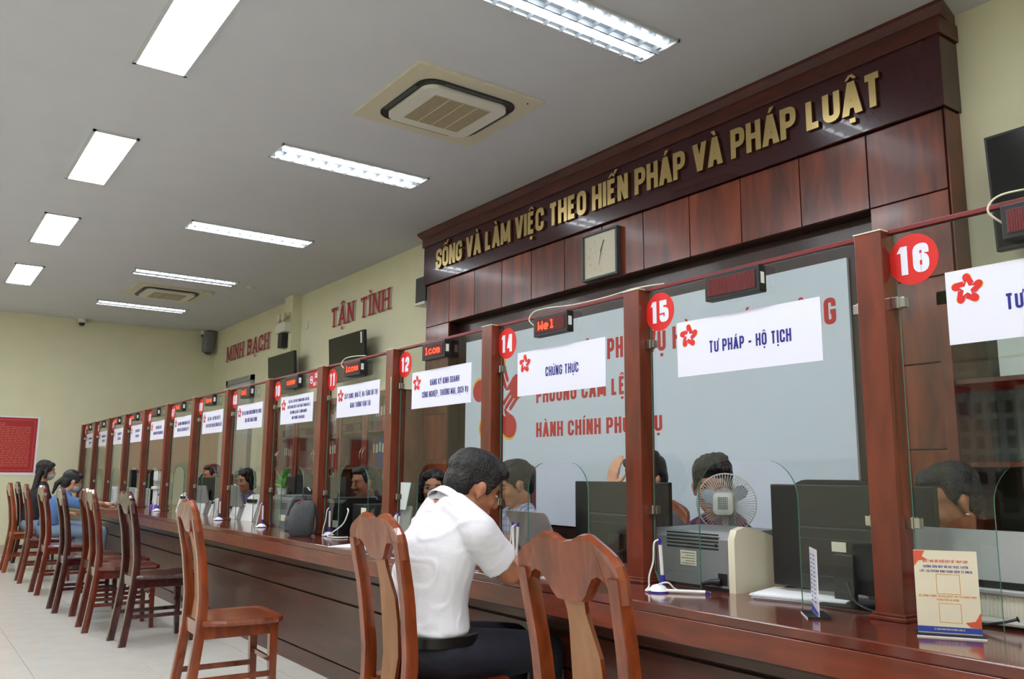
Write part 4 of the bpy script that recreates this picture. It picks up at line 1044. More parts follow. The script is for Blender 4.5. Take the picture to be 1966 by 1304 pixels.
for i, (x, y) in enumerate(((2.5, 11.2), (2.5, 11.95))):
    t = thing('water_cooler' if 0 else 'tower_speaker', ['slim black tower behind the far glass, nearer one', 'slim black tower behind the far glass, farther one'][i], 'tower', (x, y, ZT))
    obj('body', MB().prism(rrect(-.07, .03, .07, .42, .05), 'x', 0, .1), M_black, t, True); obj('foot', MB().box((-.01, -.08, 0), (.11, .08, .03), ch=.004), M_dgrey, t)
# laptop window 14
t = thing('laptop', 'silver laptop seen from its lid at window fourteen', 'laptop', (2.44, 3.14, ZT), -.08)
obj('keyboard_base', MB().prism(rrect(0, -.17, .22, .17, .01), 'z', 0, .014), M_silver, t)
l = obj('lid', MB().prism(rrect(-.17, 0, .17, .225, .014), 'x', -.005, 0), M_silver, t); l.location = (0, 0, .02); l.rotation_euler = (0, -.45, 0)
l = obj('screen', MB().prism(rrect(-.16, .01, .16, .215, .008), 'x', 0, .001), M_screen, t); l.location = (0, 0, .02); l.rotation_euler = (0, -.45, 0)
# window 12: sheets leaning
t = thing('document_holder', 'white sheets leaning on a holder left of the woman in glasses', 'papers', (2.42, 4.56, ZT), .0)
obj('holder_base', MB().box((0, -.12, 0), (.14, .12, .02), ch=.003), M_silver, t)
s = obj('sheet', MB().box((0, -.11, 0), (.003, .11, .16)), M_paper, t); s.location = (.02, 0, .18); s.rotation_euler = (0, .2, 0)
s = obj('holder_plate', MB().prism(rrect(-.14, 0, .14, .19, .02), 'x', .003, .012), M_silver, t); s.location = (.02, 0, .015); s.rotation_euler = (0, .12, 0)
# window 16: flatbed machine with silver lid
t = thing('document_scanner', 'silver-lidded white document machine behind window sixteen', 'scanner', (2.36, 1.2, ZT))
obj('body', MB().box((.0, -.2, .008), (.3, .235, .1), ch=.008), M_white, t)
m = MB()
for k in range(40): m.box((-.002, -.19+k*.0105, .03), (.0, -.185+k*.0105, .085))
g = obj('ribs', m, M_cream, t); g['kind'] = 'stuff'
obj('hinge_strip', MB().box((.01, -.19, .1), (.29, .225, .118)), M_black, t); obj('tray', MB().box((-.01, -.195, .085), (.02, .23, .1), ch=.004), M_silver, t)
l = obj('lid', MB().prism(rrect(-.2, 0, .235, .135, .03, 6), 'x', -.012, 0), M_silver, t, True); l.location = (.03, 0, .112); l.rotation_euler = (0, .12, 0)
obj('feet', MB().box((.02, -.18, 0), (.28, .21, .008)), M_black, t)
tag(obj('power_plug', MB().tube(smooth_path([(2.34, 1.06, .8), (2.315, 1.09, .79), (2.3, 1.16, .772)]), [.008]+[.0035]*12, 8), M_black, None, True), 'black plug and lead at the foot of the white machine in window sixteen', 'cable')
# acrylic sign 16 (QR codes left out)
def acrylic(name, label, x, y, rz, w, h, face):
    t = thing(name, label, 'counter sign', (x, y, ZT), rz)
    obj('base_plate', MB().box((-.03, -w/2-.004, 0), (.03, w/2+.004, .003)).box((-.031, -w/2-.005, .003), (.031, w/2+.005, .006)), [M_black], t)
    obj('base_trim', MB().box((-.0315, -w/2-.0055, .0), (-.031, w/2+.0055, .0035)), M_white, t)
    obj('card', MB().box((-.0012, -w/2, .006), (.0012, w/2, h)), face, t); return t
M_card = mat('cream_card', (226, 218, 196), .35, coat=.4)
t = acrylic('acrylic_sign', 'cream information card in an acrylic stand at the foot of window sixteen', 2.148, 1.135, .59, .142, .205, M_card)
X_ = -.0016
def flat(mb, pts, mi=0, e=0): mb.add([(X_-e, y, z) for y, z in pts], [tuple(range(len(pts)))], mi)
m = MB(); flat(m, [(.071, .008), (-.071, .008), (-.071, .022), (.071, .022)]); obj('blue_band', m, mat('card_blue', (48, 70, 160), .5), t)
for c_ in ([(.071, .204), (.045, .204), (.052, .19), (.04, .182), (.06, .18), (.071, .165)], [(-.071, .022), (-.071, .06), (-.058, .038), (-.036, .034), (-.046, .024)]):
    m = MB(); flat(m, c_); obj('orange_corner', m, mat('card_orange', (214, 92, 60), .5), t)
def cline(s, h, z, mm, nm, w_max=.12):
    L, wd = letters(s, h, w=.5, t=.15, gap=.14); f = min(1, w_max/wd); q = MB()
    for Q, ch in L:
        for n_, a in enumerate(Q): q.add([(X_-.0002-(n_ % 50)*1e-5, wd*f/2-u*f, z+v) for u, v in a], [(0, 1, 2, 3)])
    obj(nm, q, mm, t)
cline('QUÉT MÃ QR DƯỚI ĐÂY ĐỂ TRUY CẬP', .0065, .176, M_red, 'heading', .1); cline('HƯỚNG DẪN NỘP HỒ SƠ TRỰC TUYẾN', .0058, .163, M_navy, 'text_line', .115); cline('LẤY TÀI KHOẢN ĐỊNH DANH ĐIỆN TỬ VNEID', .0058, .152, M_navy, 'text_line', .12)
M_or = mat('card_ochre', (216, 150, 50), .5)
cline('HỆ THỐNG THÔNG TIN GIẢI QUYẾT THỦ TỤC HÀNH CHÍNH', .005, .0925, M_or, 'text_line', .128); cline('THÀNH PHỐ ĐÀ NẴNG', .005, .084, M_or, 'text_line', .06); cline('ỦY BAN NHÂN DÂN PHƯỜNG CẨM LỆ', .004, .014, M_card, 'footer', .07)
m = MB()
for (a, b, c_, d) in ((.023, .1, -.03, .148), (.021, .032, -.029, .078)):
    for q in ([(a, b), (c_, b), (c_, b+.0012), (a, b+.0012)], [(a, d), (c_, d), (c_, d-.0012), (a, d-.0012)], [(a, b), (a-.0012, b), (a-.0012, d), (a, d)], [(c_, b), (c_+.0012, b), (c_+.0012, d), (c_, d)]): flat(m, q)
obj('code_frames', m, M_or, t)
t = acrylic('acrylic_sign', 'white information card in an acrylic stand seen almost edge-on, at window fifteen', 2.135, 1.505, -.806, .115, .185, mat('card_white', (222, 224, 238), .35, coat=.4))
m = MB(); r0 = random.Random(9)
for r in range(12):
    for c in range(2): z = .165-r*.0115; a = .045-c*.045; flat(m, [(a, z), (a-r0.uniform(.02, .036), z), (a-r0.uniform(.02, .036), z+.003), (a, z+.003)])
obj('printed_lines', m, M_navy, t); m = MB(); flat(m, [(.0575, .008), (-.0575, .008), (-.0575, .016), (.0575, .03)]); obj('blue_band', m, MATS['card_blue'], t)
# papers
def papers(x, y, rz, n, w, d, label, name='paper_stack', m_=None):
    t = thing(name, label, 'papers', (x, y, ZT+.0005), rz); r0 = random.Random(int(x*100+y*10))
    for i in range(n):
        dx, dy = r0.uniform(-.006, .006), r0.uniform(-.006, .006)
        obj('sheet', MB().box((-w/2+dx, -d/2+dy, i*.0022), (w/2+dx, d/2+dy, i*.0022+.0012)), m_ or M_paper, t)
    return t
papers(2.41, 1.72, .3, 7, .22, .3, 'stack of white papers in clear sleeves between the fan and the monitor foot')
papers(2.07, 4.22, .5, 3, .21, .3, 'white papers on the counter behind the occupied chair')
papers(2.12, 11.6, .2, 8, .21, .3, 'white papers in front of the woman in blue', 'paper_stack')
papers(2.1, 2.72, .2, 2, .21, .3, 'white paper under the forearms of the man in white')
# phone charger cable window 11
cable('charger_cable', [(2.31, 4.95, .93), (2.3, 4.93, .94), (2.29, 4.9, .92), (2.27, 4.92, .85), (2.23, 4.97, .80), (2.2, 4.99, .773), (2.21, 4.86, .773), (2.27, 4.85, .773)], .004, M_white, 'white charger cable hanging at window eleven')
# back pack
t = thing('backpack', 'grey fabric backpack with black flap standing on the counter at window ten', 'bag', (2.11, 5.2, ZT), -.35)
def bagsec(z, a, b, ox=0): return [(ox+x, y, z) for x, y in rrect(-a, -b, a, b, min(a, b)*.6, 5)]
obj('body', MB().sections([bagsec(0, .06, .1), bagsec(.02, .075, .115), bagsec(.1, .08, .12), bagsec(.16, .075, .11, .01), bagsec(.2, .06, .09, .02), bagsec(.218, .03, .06, .03)]), M_bag, t, True)
obj('front_pocket', MB().sections([[(-.07-q, y, z) for y, z in rrect(-.08+q*.5, .02+q*.3, .08-q*.5, .12-q*.3, .02)] for q in (0, .02, .028)]), M_bag, t, True)
obj('flap', MB().sections([[(x, y, z+.0) for x, y in rrect(-.075+o, .02, .04+o, .125, .03)] for z, o in ((.12, -.012), (.17, 0), (.205, .015), (.222, .03))]), M_bagd, t, True)
obj('strap', MB().tube(smooth_path([(.07, -.06, .2), (.09, -.09, .14), (.095, -.1, .06), (.08, -.1, .015)]), .009, 8).tube(smooth_path([(.02, -.03, .215), (.02, -.01, .24), (.02, .03, .238), (.02, .05, .215)]), .006, 8), M_bagd, t, True)
obj('piping', MB().tube(smooth_path([(-.03, -.09, .2), (.0, -.05, .222), (.02, .02, .226)]), .003, 6), mat('red_tag', (190, 40, 60), .5), t)
# bottle behind the fan
t = thing('water_bottle', 'small clear bottle with white cap right of the fan', 'bottle', (2.66, 1.97, ZT))
obj('bottle', MB().lathe([(.03, 0), (.032, .02), (.03, .12), (.032, .16), (.015, .2), (.013, .21)], 16), mat('bottle_clear', (200, 210, 215), .1), t, True); obj('cap', MB().lathe([(.02, .21), (.02, .235), (.018, .24)], 16), M_white, t, True)

# ------------------------------------------------------------------ storage behind the counter
M_cab = wood('cabinet_wood', (96, 46, 30), (128, 66, 42), .35, (2, 2, .6), .2)
M_cin = mat('cabinet_inside', (92, 98, 92), .7)
def cabinet(y0, y1, h, label, binders=True, seed=1, x0=3.74):
    t = thing('glass_cabinet', label, 'cabinet', (x0, (y0+y1)/2, 0)); w = (y1-y0)/2; d = XW-x0-.016
    obj('carcass', MB().box((.02, -w, 0), (d, -w+.02, h)).box((.02, w-.02, 0), (d, w, h)).box((.02, -w, h-.02), (d, w, h)).box((.02, -w, 0), (d, w, .06)), M_cab, t)
    obj('back_panel', MB().box((d-.01, -w+.02, .06), (d, w-.02, h-.02)), M_cin, t)
    for z in (.5, .9, 1.2, 1.56):
        if z < h-.2: obj('shelf', MB().box((.03, -w+.02, z), (d-.01, w-.02, z+.02)), M_cab, t)
    for s in (-1, 1):
        a, b = (-w, -.003) if s < 0 else (.003, w)
        d_ = obj('door', MB().box((0, a, .05), (.02, a+.05, h)).box((0, b-.05, .05), (.02, b, h)).box((0, a, h-.06), (.02, b, h)).box((0, a, .05), (.02, b, .6)), M_cab, t)
        obj('door_glass', MB().box((.008, a+.05, .6), (.012, b-.05, h-.06)), M_glass, d_)
        obj('handle', MB().tube(smooth_path([(0, s*.03, 1.25), (-.025, s*.03, 1.29), (-.03, s*.03, 1.33), (-.025, s*.03, 1.37), (0, s*.03, 1.41)]), .005, 6), M_chrome, d_, True)
    return t
def binders(y0, y1, z, n, label, seed=0, x0=3.86):
    r0 = random.Random(seed); y = y0; i = 0; B_ = []; ORD = ['first', 'second', 'third', 'fourth', 'fifth', 'sixth', 'seventh', 'eighth', 'ninth', 'tenth']
    cols_ = [('red', (150, 30, 34)), ('grey', (130, 134, 140)), ('blue', (50, 60, 130)), ('red', (150, 30, 34))]
    while y < y1 and i < n:
        w = r0.uniform(.05, .075); nm, c = cols_[r0.randrange(4)]; h = r0.uniform(.26, .31)
        t = thing('binder', f'{nm} binder, {label}', 'binder', (x0, y, z), 0, 'binders on the '+label)
        obj('cover', MB().box((0, 0, 0), (.22, w-.004, h), ch=.003), mat('binder_'+nm, c, .5), t); obj('spine_label', MB().box((-.001, .012, h*.5), (0, w-.016, h*.8)), M_lbl, t)
        y += w; i += 1; B_.append((t, nm))
    for q, (t, nm) in enumerate(B_[::-1]): t['label'] = f'{nm} binder, {ORD[q]} from the left, {label}'
cabinet(.5, 1.93, 1.98, 'glass-fronted wooden cabinet right of the panelled wall, behind window sixteen')
binders(.95, 1.45, 1.22, 7, 'shelf of the cabinet behind window sixteen', 4)
t = thing('white_box', 'white box standing on the shelf of the cabinet behind window sixteen', 'box', (3.86, 1.66, 1.58)); obj('carton', MB().box((0, -.08, 0), (.12, .08, .19), ch=.003), M_white, t); obj('tape', MB().box((-.001, -.08, .09), (.1, .08, .1)), M_lbl, t)
for i, (a, b) in enumerate(((7.1, 8.3), (8.32, 9.5), (9.52, 10.52))):
    cabinet(a, b, 1.95, 'glass-fronted wooden cabinet on the cream wall, '+['next to the wooden wall', 'middle one of three', 'beside the pilaster'][i])
    for z, sd in ((.92, 1), (1.22, 2), (1.58, 3)): binders(a+.08, b-.1, z, 9, {1: 'lower', 2: 'middle', 3: 'top'}[sd]+' shelf of '+['the cabinet by the wooden wall', 'the middle cabinet', 'the cabinet beside the pilaster'][i], sd+i*5)

# ================================================================== PEOPLE
def remeshed(name, mb, voxel, mats, smooth_it=4, post=None):
    me = mb.mesh(name+'_src', []); o = bpy.data.objects.new(name+'_src', me); COL.objects.link(o)
    r = o.modifiers.new('r', 'REMESH'); r.mode = 'VOXEL'; r.voxel_size = voxel; r.use_smooth_shade = True
    sm = o.modifiers.new('s', 'SMOOTH'); sm.iterations = smooth_it; sm.factor = .6
    dg = bpy.context.evaluated_depsgraph_get(); dg.update()
    out = bpy.data.meshes.new_from_object(o.evaluated_get(dg)); out.name = name
    bpy.data.objects.remove(o); bpy.data.meshes.remove(me)
    out.materials.clear()
    for m in mats: out.materials.append(m)
    if post:
        for v in out.vertices: v.co = post(v.co.copy())
    for p in out.polygons: p.use_smooth = True
    return out
def cap_(mb, a, ra, b, rb, sq=1):
    """tapered capsule"""
    a, b = Vector(a), Vector(b); mb.ell(a, (ra, ra, ra), nu=12, nv=8); mb.ell(b, (rb, rb, rb), nu=12, nv=8)
    mb.tube([a, b], [ra*.995, rb*.995], 14)
def chain(mb, pts, rs):
    for i in range(len(pts)-1): cap_(mb, pts[i], rs[i], pts[i+1], rs[i+1])
def hand_prims(mb, w, d, up, s, curl=.5, sc=1.0):
    """hand from wrist w, pointing d, palm normal -up, thumb on side s*(d x up)"""
    w, d, up = Vector(w), Vector(d).normalized(), Vector(up).normalized(); sd = d.cross(up).normalized()*s
    up = sd.cross(d)*s if False else up
    k = sc
    n0 = len(mb.v)
    for j in range(4):   # palm
        o = (j-1.5)*.019*k; cap_(mb, w+d*.012*k+sd*o*.6, .014*k, w+d*.08*k+sd*o, .0115*k)
    F = [(.068, -.0285), (.078, -.0095), (.072, .0095), (.056, .0285)]
    for j, (L, o) in enumerate(F):
        p = w+d*.085*k-sd*o*k; dd = d.copy(); a = 0
        for seg, fr in enumerate((.45, .32, .23)):
            a += curl*(.45+.35*seg); dd = (d*math.cos(a)-up*math.sin(a)); q = p+dd*L*fr*k
            cap_(mb, p, (.0088-.0008*seg)*k, q, (.0082-.0009*seg)*k); p = q
    p = w+d*.02*k+sd*.026*k; q = p+(d*.6+sd*.75-up*.25).normalized()*.038*k; r = q+(d*.9+sd*.25-up*.3).normalized()*.034*k
    cap_(mb, p, .014*k, q, .0105*k); cap_(mb, q, .0105*k, r, .008*k)
def head_frame(pos, yaw=0, pitch=0, roll=0):
    return Matrix.Translation(pos) @ Euler((roll, pitch, yaw), 'XYZ').to_matrix().to_4x4()
def head_prims(H, female=False, k=1.0, tilt_neck=None):
    mb = MB()
    mb.ell((-.014, 0, .03), (.097, .076, .092)); mb.ell((.018, 0, -.015), (.068, .066, .085)); mb.ell((.03, 0, -.06), (.05, .05, .05))
    mb.ell((.052, 0, -.094), (.03, .032, .022)); mb.ell((-.0, .03, -.06), (.04, .03, .045)); mb.ell((-.0, -.03, -.06), (.04, .03, .045))
    mb.ell((.062, 0, .03), (.024, .05, .022)); mb.ell((.06, .032, -.028), (.024, .024, .026)); mb.ell((.06, -.032, -.028), (.024, .024, .026))
    mb.tube([(.078, 0, .018), (.092, 0, -.01), (.106, 0, -.03)], [.007, .009, .012], 10); mb.ell((.1, 0, -.033), (.012, .013, .01)); mb.ell((.093, .012, -.035), (.01, .008, .007)); mb.ell((.093, -.012, -.035), (.01, .008, .007))
    mb.ell((.078, 0, -.064), (.014, .024, .012))
    for s in (-1, 1):
        mb.ell((-.002, s*.077, -.008), (.02, .007, .03), (0, .15, s*.35)); mb.ell((-.006, s*.083, .006), (.016, .006, .018), (0, .1, s*.4)); mb.ell((-.004, s*.076, -.032), (.009, .006, .011))
    if k != 1: mb.xf(Matrix.Scale(k, 4))
    mb.xf(H); return mb
def face_parts(t, H, k=1.0, glasses=False, mask=False, brow=True, skin=None):
    P = lambda mb: mb.xf(H @ Matrix.Scale(k, 4))
    for s in (-1, 1):
        obj('eye', P(MB().ell((.079, s*.031, .002), (.0075, .0125, .0055))), M_eyew, t, True)
        obj('iris', P(MB().ell((.0845, s*.031, .002), (.003, .0055, .0053))), M_eye, t, True)
        obj('eyelid', P(MB().tube(smooth_path([(.082, s*.046, .002), (.0865, s*.037, .0085), (.0875, s*.028, .008), (.0845, s*.018, .002)], 3), .0018, 6)), M_eye, t, True)
        if brow: obj('eyebrow', P(MB().tube(smooth_path([(.078, s*.05, .02), (.0865, s*.038, .0265), (.0895, s*.018, .021)], 3), [.0022]*3+[.0032]*4, 6)), M_hair, t, True)
    if not mask: obj('lips', P(MB().ell((.0885, 0, -.0605), (.006, .021, .004)).ell((.0875, 0, -.068), (.007, .017, .0045))), M_lip, t, True)
    else:
        def mk(p): return p
        m = MB(); m.ell((.045, 0, -.055), (.062, .06, .056)); m.ell((.085, 0, -.035), (.027, .024, .02))
        obj('face_mask', remeshed('face_mask', P(m), .006, [mat('mask_grey', (170, 178, 182), .8)], 3), None, t)
        for s in (-1, 1): obj('mask_loop', P(MB().tube(smooth_path([(.06, s*.055, -.02), (.02, s*.073, .0), (-.012, s*.084, .02), (-.022, s*.084, -.01), (.02, s*.072, -.05), (.055, s*.055, -.07)]), .0012, 5)), M_white, t)
    if glasses:
        m = MB()
        for s in (-1, 1):
            m.tube([(.096, s*.033+.021*math.cos(a*PI/8), .0+.016*math.sin(a*PI/8)) for a in range(17)], .0011, 6, caps=False); m.tube([(.096, s*.054, .005), (.02, s*.08, .006)], .0011, 6)
        m.tube([(.097, -.012, .003), (.1, 0, .006), (.097, .012, .003)], .0011, 6); obj('spectacles', P(m), M_silver, t)
def noise_push(amp, freq, off=0):
    def f(c):
        n = noise.noise_vector(c*freq+Vector((off, 0, 0))); return c+n*amp
    return f
def folds(amp, dirs):
    def f(c):
        w = noise.noise_vector(c*3.5); p = c+w*.09
        a = noise.noise(Vector((p.x*7+p.z*9, p.y*5-p.z*4, p.z*11-p.x*8)))
        r = max(0, 1-abs(a)*5)            # thin creases where the noise crosses zero
        m = .35+.65*max(0, min(1, .5+noise.noise(c*4.2+Vector((5, 0, 0)))*2))
        g = noise.noise_vector(c*5)
        return c+g*amp*.55+Vector((-.6, -.5 if c.y < 0 else .5, .15))*r*m*amp*.55
    return f
def hair_mesh(H, kind, k=1.0, seed=0):
    m = MB()
    if kind == 'short':
        m.ell((-.03, 0, .052), (.1, .086, .082)); m.ell((-.06, 0, .01), (.062, .08, .075)); m.ell((.035, 0, .098), (.05, .062, .026), (0, .25, 0)); m.ell((-.07, 0, -.03), (.04, .06, .045))
        for s in (-1, 1): m.ell((.015, s*.07, .045), (.03, .014, .04)); m.ell((.022, s*.073, .018), (.009, .008, .025))
    elif kind == 'full':
        m.ell((-.025, 0, .06), (.108, .09, .086)); m.ell((-.065, 0, .01), (.062, .082, .078)); m.ell((.045, 0, .1), (.052, .066, .034), (0, .35, 0)); m.ell((-.075, 0, -.035), (.04, .06, .045)); m.ell((-.01, .02, .125), (.07, .05, .025))
        for s in (-1, 1): m.ell((.02, s*.07, .05), (.036, .016, .045)); m.ell((.024, s*.074, .012), (.01, .008, .03)); m.ell((.06, s*.05, .085), (.03, .025, .025))
    elif kind in ('bob', 'long', 'tied'):
        m.ell((-.028, 0, .05), (.102, .089, .084)); m.ell((-.06, 0, -.01), (.062, .084, .095))
        for s in (-1, 1):
            m.ell((.02, s*.07, .04), (.04, .018, .055)); m.ell((.055, s*.045, .085), (.034, .035, .022), (0, .6, 0))
            if kind != 'tied': cap_(m, (-.0, s*.082, .02), .02, (-.005, s*.084, -.08), .02)
        if kind == 'long':
            for s in (-.05, 0, .05): cap_(m, (-.07, s, -.04), .04, (-.085, s*1.2, -.24), .032)
        if kind == 'bob': cap_(m, (-.06, -.04, -.06), .045, (-.06, .04, -.06), .045)
        if kind == 'tied': cap_(m, (-.11, 0, .0), .03, (-.15, .0, -.07), .03); cap_(m, (-.15, 0, -.07), .028, (-.15, 0, -.18), .014)
    if k != 1: m.xf(Matrix.Scale(k, 4))
    m.xf(H)
    Hi = H.inverted()
    def push(c):
        l = Hi @ c
        n = noise.noise(Vector((l.x*14, l.y*60+seed, l.z*22))); d = (l-Vector((-.03, 0, .03))).normalized()
        return H @ (l+d*n*.006)
    return remeshed('hair', m, .006, [M_hair], 2, push)

def person(label, root, yaw, head, hyaw, hpitch, shoulders, hips, arms, shirt, hair='short', skin=None, female=False, sleeve='short', voxel=.008,
           knees=None, trousers=None, mask=False, glasses=False, k=1.0, collar=True, mouth=True, group=None, hroll=0, big=1.0, collar_m=None):
    """seated figure in its own frame (+x = facing). arms: list of (shoulder, elbow, wrist, handdir, handup, thumbside, curl)"""
    skin = skin or M_skin
    t = thing('person', label, 'person', root, yaw, group)
    H = head_frame(head, hyaw, hpitch, hroll)
    sh = Vector(shoulders); hp = Vector(hips); hd = Vector(head)
    mb = head_prims(H, female, k)
    nb = sh+Vector((0, 0, .05)); nt_ = H @ Vector((-.025*k, 0, -.06*k))
    chain(mb, [nt_, nb], [.052*k if not female else .046*k, .058*k])
    # torso core
    f = big
    def torso(mb, g):
        WY = (.15, .145, .14, .14, .148, .158, .16, .15, .125); DX = (.115, .118, .115, .11, .11, .112, .108, .095, .07)
        for a in range(33):
            q = a/32; c = hp.lerp(sh, q)+Vector((-.03*math.sin(q*PI), 0, 0)); i0 = min(7, a//4); fr_ = a/4-i0
            wy = (WY[i0]*(1-fr_)+WY[i0+1]*fr_)*f; dx = (DX[i0]*(1-fr_)+DX[i0+1]*fr_)*f
            ax = (sh-hp).normalized(); pit = math.atan2(ax.x, ax.z)
            mb.ell(c, (dx+g, wy+g, .07+g), (0, pit, 0), 20, 10)
    torso(mb, 0)
    smb = MB(); torso(smb, .012)
    for s in (-1, 1):
        a = [x for x in arms if x[5]*0 == 0][0 if s < 0 else 1] if len(arms) > 1 else arms[0]
    for (S_, E_, W_, hd_, hu_, ts, curl) in arms:
        cap_(mb, sh+Vector((0, (S_[1]-sh.y)*.3, .02)), .06*f, S_, .052*f); cap_(mb, S_, .048*f, E_, .038); cap_(mb, E_, .037, W_, .026)
        E2 = Vector(E_).lerp(Vector(W_), .25); mb.ell(E2, (.041, .041, .041))
        hand_prims(mb, W_, hd_, hu_, ts, curl)
        S_, E_, W_ = Vector(S_), Vector(E_), Vector(W_)
        cap_(smb, sh+Vector((0, (S_.y-sh.y)*.25, .03)), .068*f, S_+Vector((0, 0, .0)), .064*f)
        if sleeve == 'short':
            end = S_.lerp(E_, .7); cap_(smb, S_, .064*f, S_.lerp(E_, .4), .062*f); smb.tube([S_, S_.lerp(E_, .4), end], [.06*f, .061*f, .066*f], 20)
        else:
            cap_(smb, S_, .062*f, E_, .05*f); cap_(smb, E_, .05*f, E_.lerp(W_, .5), .043*f); smb.tube([E_.lerp(W_, .4), E_.lerp(W_, .95)], [.044*f, .036*f], 18)
    kn = knees or [(.42, -.1, .5), (.42, .1, .5)]
    tm = MB(); tm.ell(hp+Vector((-.0, 0, -.02)), (.14*f, .17*f, .11)); 
    for s, K in zip((-1, 1), kn):
        K = Vector(K); A = hp+Vector((.02, s*.08, -.03)); foot = Vector((K.x-.02, K.y, .06))
        chain(mb, [A, K, foot], [.07, .05, .035]); mb.ell(foot+Vector((.05, 0, -.03)), (.11, .04, .03))
        chain(tm, [A, K], [.095*f, .068]); chain(tm, [K, Vector((foot.x, foot.y, .13))], [.066, .055])
    obj('body', remeshed('body', mb, voxel*.85, [skin], 3), None, t)
    fo_ = folds(.02, (5, 6, 16))
    def fo(c):      # creases, and the shirt tucked in below the waistband
        q = fo_(c); zt = hp.z+.055
        if q.z < zt: u = max(.78, 1-(zt-q.z)*5); q = Vector((hp.x+(q.x-hp.x)*u, q.y*u, q.z))
        return q
    obj('shirt', remeshed('shirt', smb, voxel, [shirt], 3, fo), None, t)
    obj('trousers', remeshed('trousers', tm, voxel*1.4, [trousers or M_trou], 3, folds(.01, (8, 8, 8))), None, t)
    for s, K in zip((-1, 1), kn):
        obj('shoe', MB().sections([[(K[0]-.07+x*.26, K[1]+y*.09*(1 if x < .9 else .5), z) for x, y in rrect(0, -.5, 1, .5, .35, 4)] for z in (.0, .02)]+[[(K[0]-.07+x*.2, K[1]+y*.075, .075) for x, y in rrect(0, -.5, .8, .5, .35, 4)]]), M_black, t, True)
    obj('hair', hair_mesh(H, hair, k), None, t)
    face_parts(t, H, k, glasses, mask)
    if collar:
        # turned-down collar: a flared band round the neck, open in front
        up = (nt_-nb).normalized(); m = MB(); rings = []
        fwd = Vector((1, 0, 0))-up*up.x; fwd.normalize(); sd = up.cross(fwd)
        n = 22; r0, r1, r2 = .06*k*f, .064*k*f, .082*k*f
        tx = (sh-hp).normalized(); up = (up*.55+tx*.45).normalized(); fwd = (Vector((1, 0, 0))-up*up.x).normalized(); sd = up.cross(fwd); base = nb+up*.002+fwd*.004; V = []
        for i in range(n+1):
            a = math.radians(22+316*i/n); o = fwd*math.cos(a)+sd*math.sin(a); fr = .5+.5*math.cos(a)
            V.append((base+o*r0-up*.018, base+o*r1+up*.036*(1-.35*fr), base+o*(r1+.004)+up*.037*(1-.35*fr), base+o*(r2+.014*fr)-up*(.004+.022*fr)))
        for i in range(n):
            for j in range(3): m.add([V[i][j], V[i+1][j], V[i+1][j+1], V[i][j+1]], [(0, 1, 2, 3)])
        me = m.mesh('collar', [collar_m or shirt], False); o = obj('collar', me, None, t)
        bmm = bmesh.new(); bmm.from_mesh(me); bmesh.ops.remove_doubles(bmm, verts=bmm.verts, dist=.0005); bmm.to_mesh(me); bmm.free()
        so = o.modifiers.new('t', 'SOLIDIFY'); so.thickness = .003
    return t, H
# --- man in the white shirt (main figure), seated on the second chair, leaning on the counter
t, H = person('man in a white short-sleeved shirt, back to the camera, leaning on the counter', (1.6, 2.71, 0), 0,
    (.18, .0, 1.10), -.22, .40, (.06, 0, .985), (.0, 0, .56),
    [((.08, -.185, .95), (.225, -.17, .80), (.47, -.04, .80), (.8, .6, 0), (0, 0, 1), 1, .5),
     ((.09, .185, .95), (.28, .20, .815), (.52, .06, .80), (.8, -.6, 0), (0, 0, 1), -1, .5)],
    M_shirtw, 'full', M_skin2, voxel=.007, knees=[(.44, -.11, .51), (.44, .11, .51)], k=1.0, big=1.07, hroll=0)
obj('belt', MB().sections([[( .0+x, y, z) for x, y in rrect(-.139, -.175, .142, .175, .115, 8)] for z in (.574, .607)]), M_belt, t, True)
obj('buckle', MB().box((.127, -.02, .577), (.142, .02, .604), ch=.003), M_chrome, t)
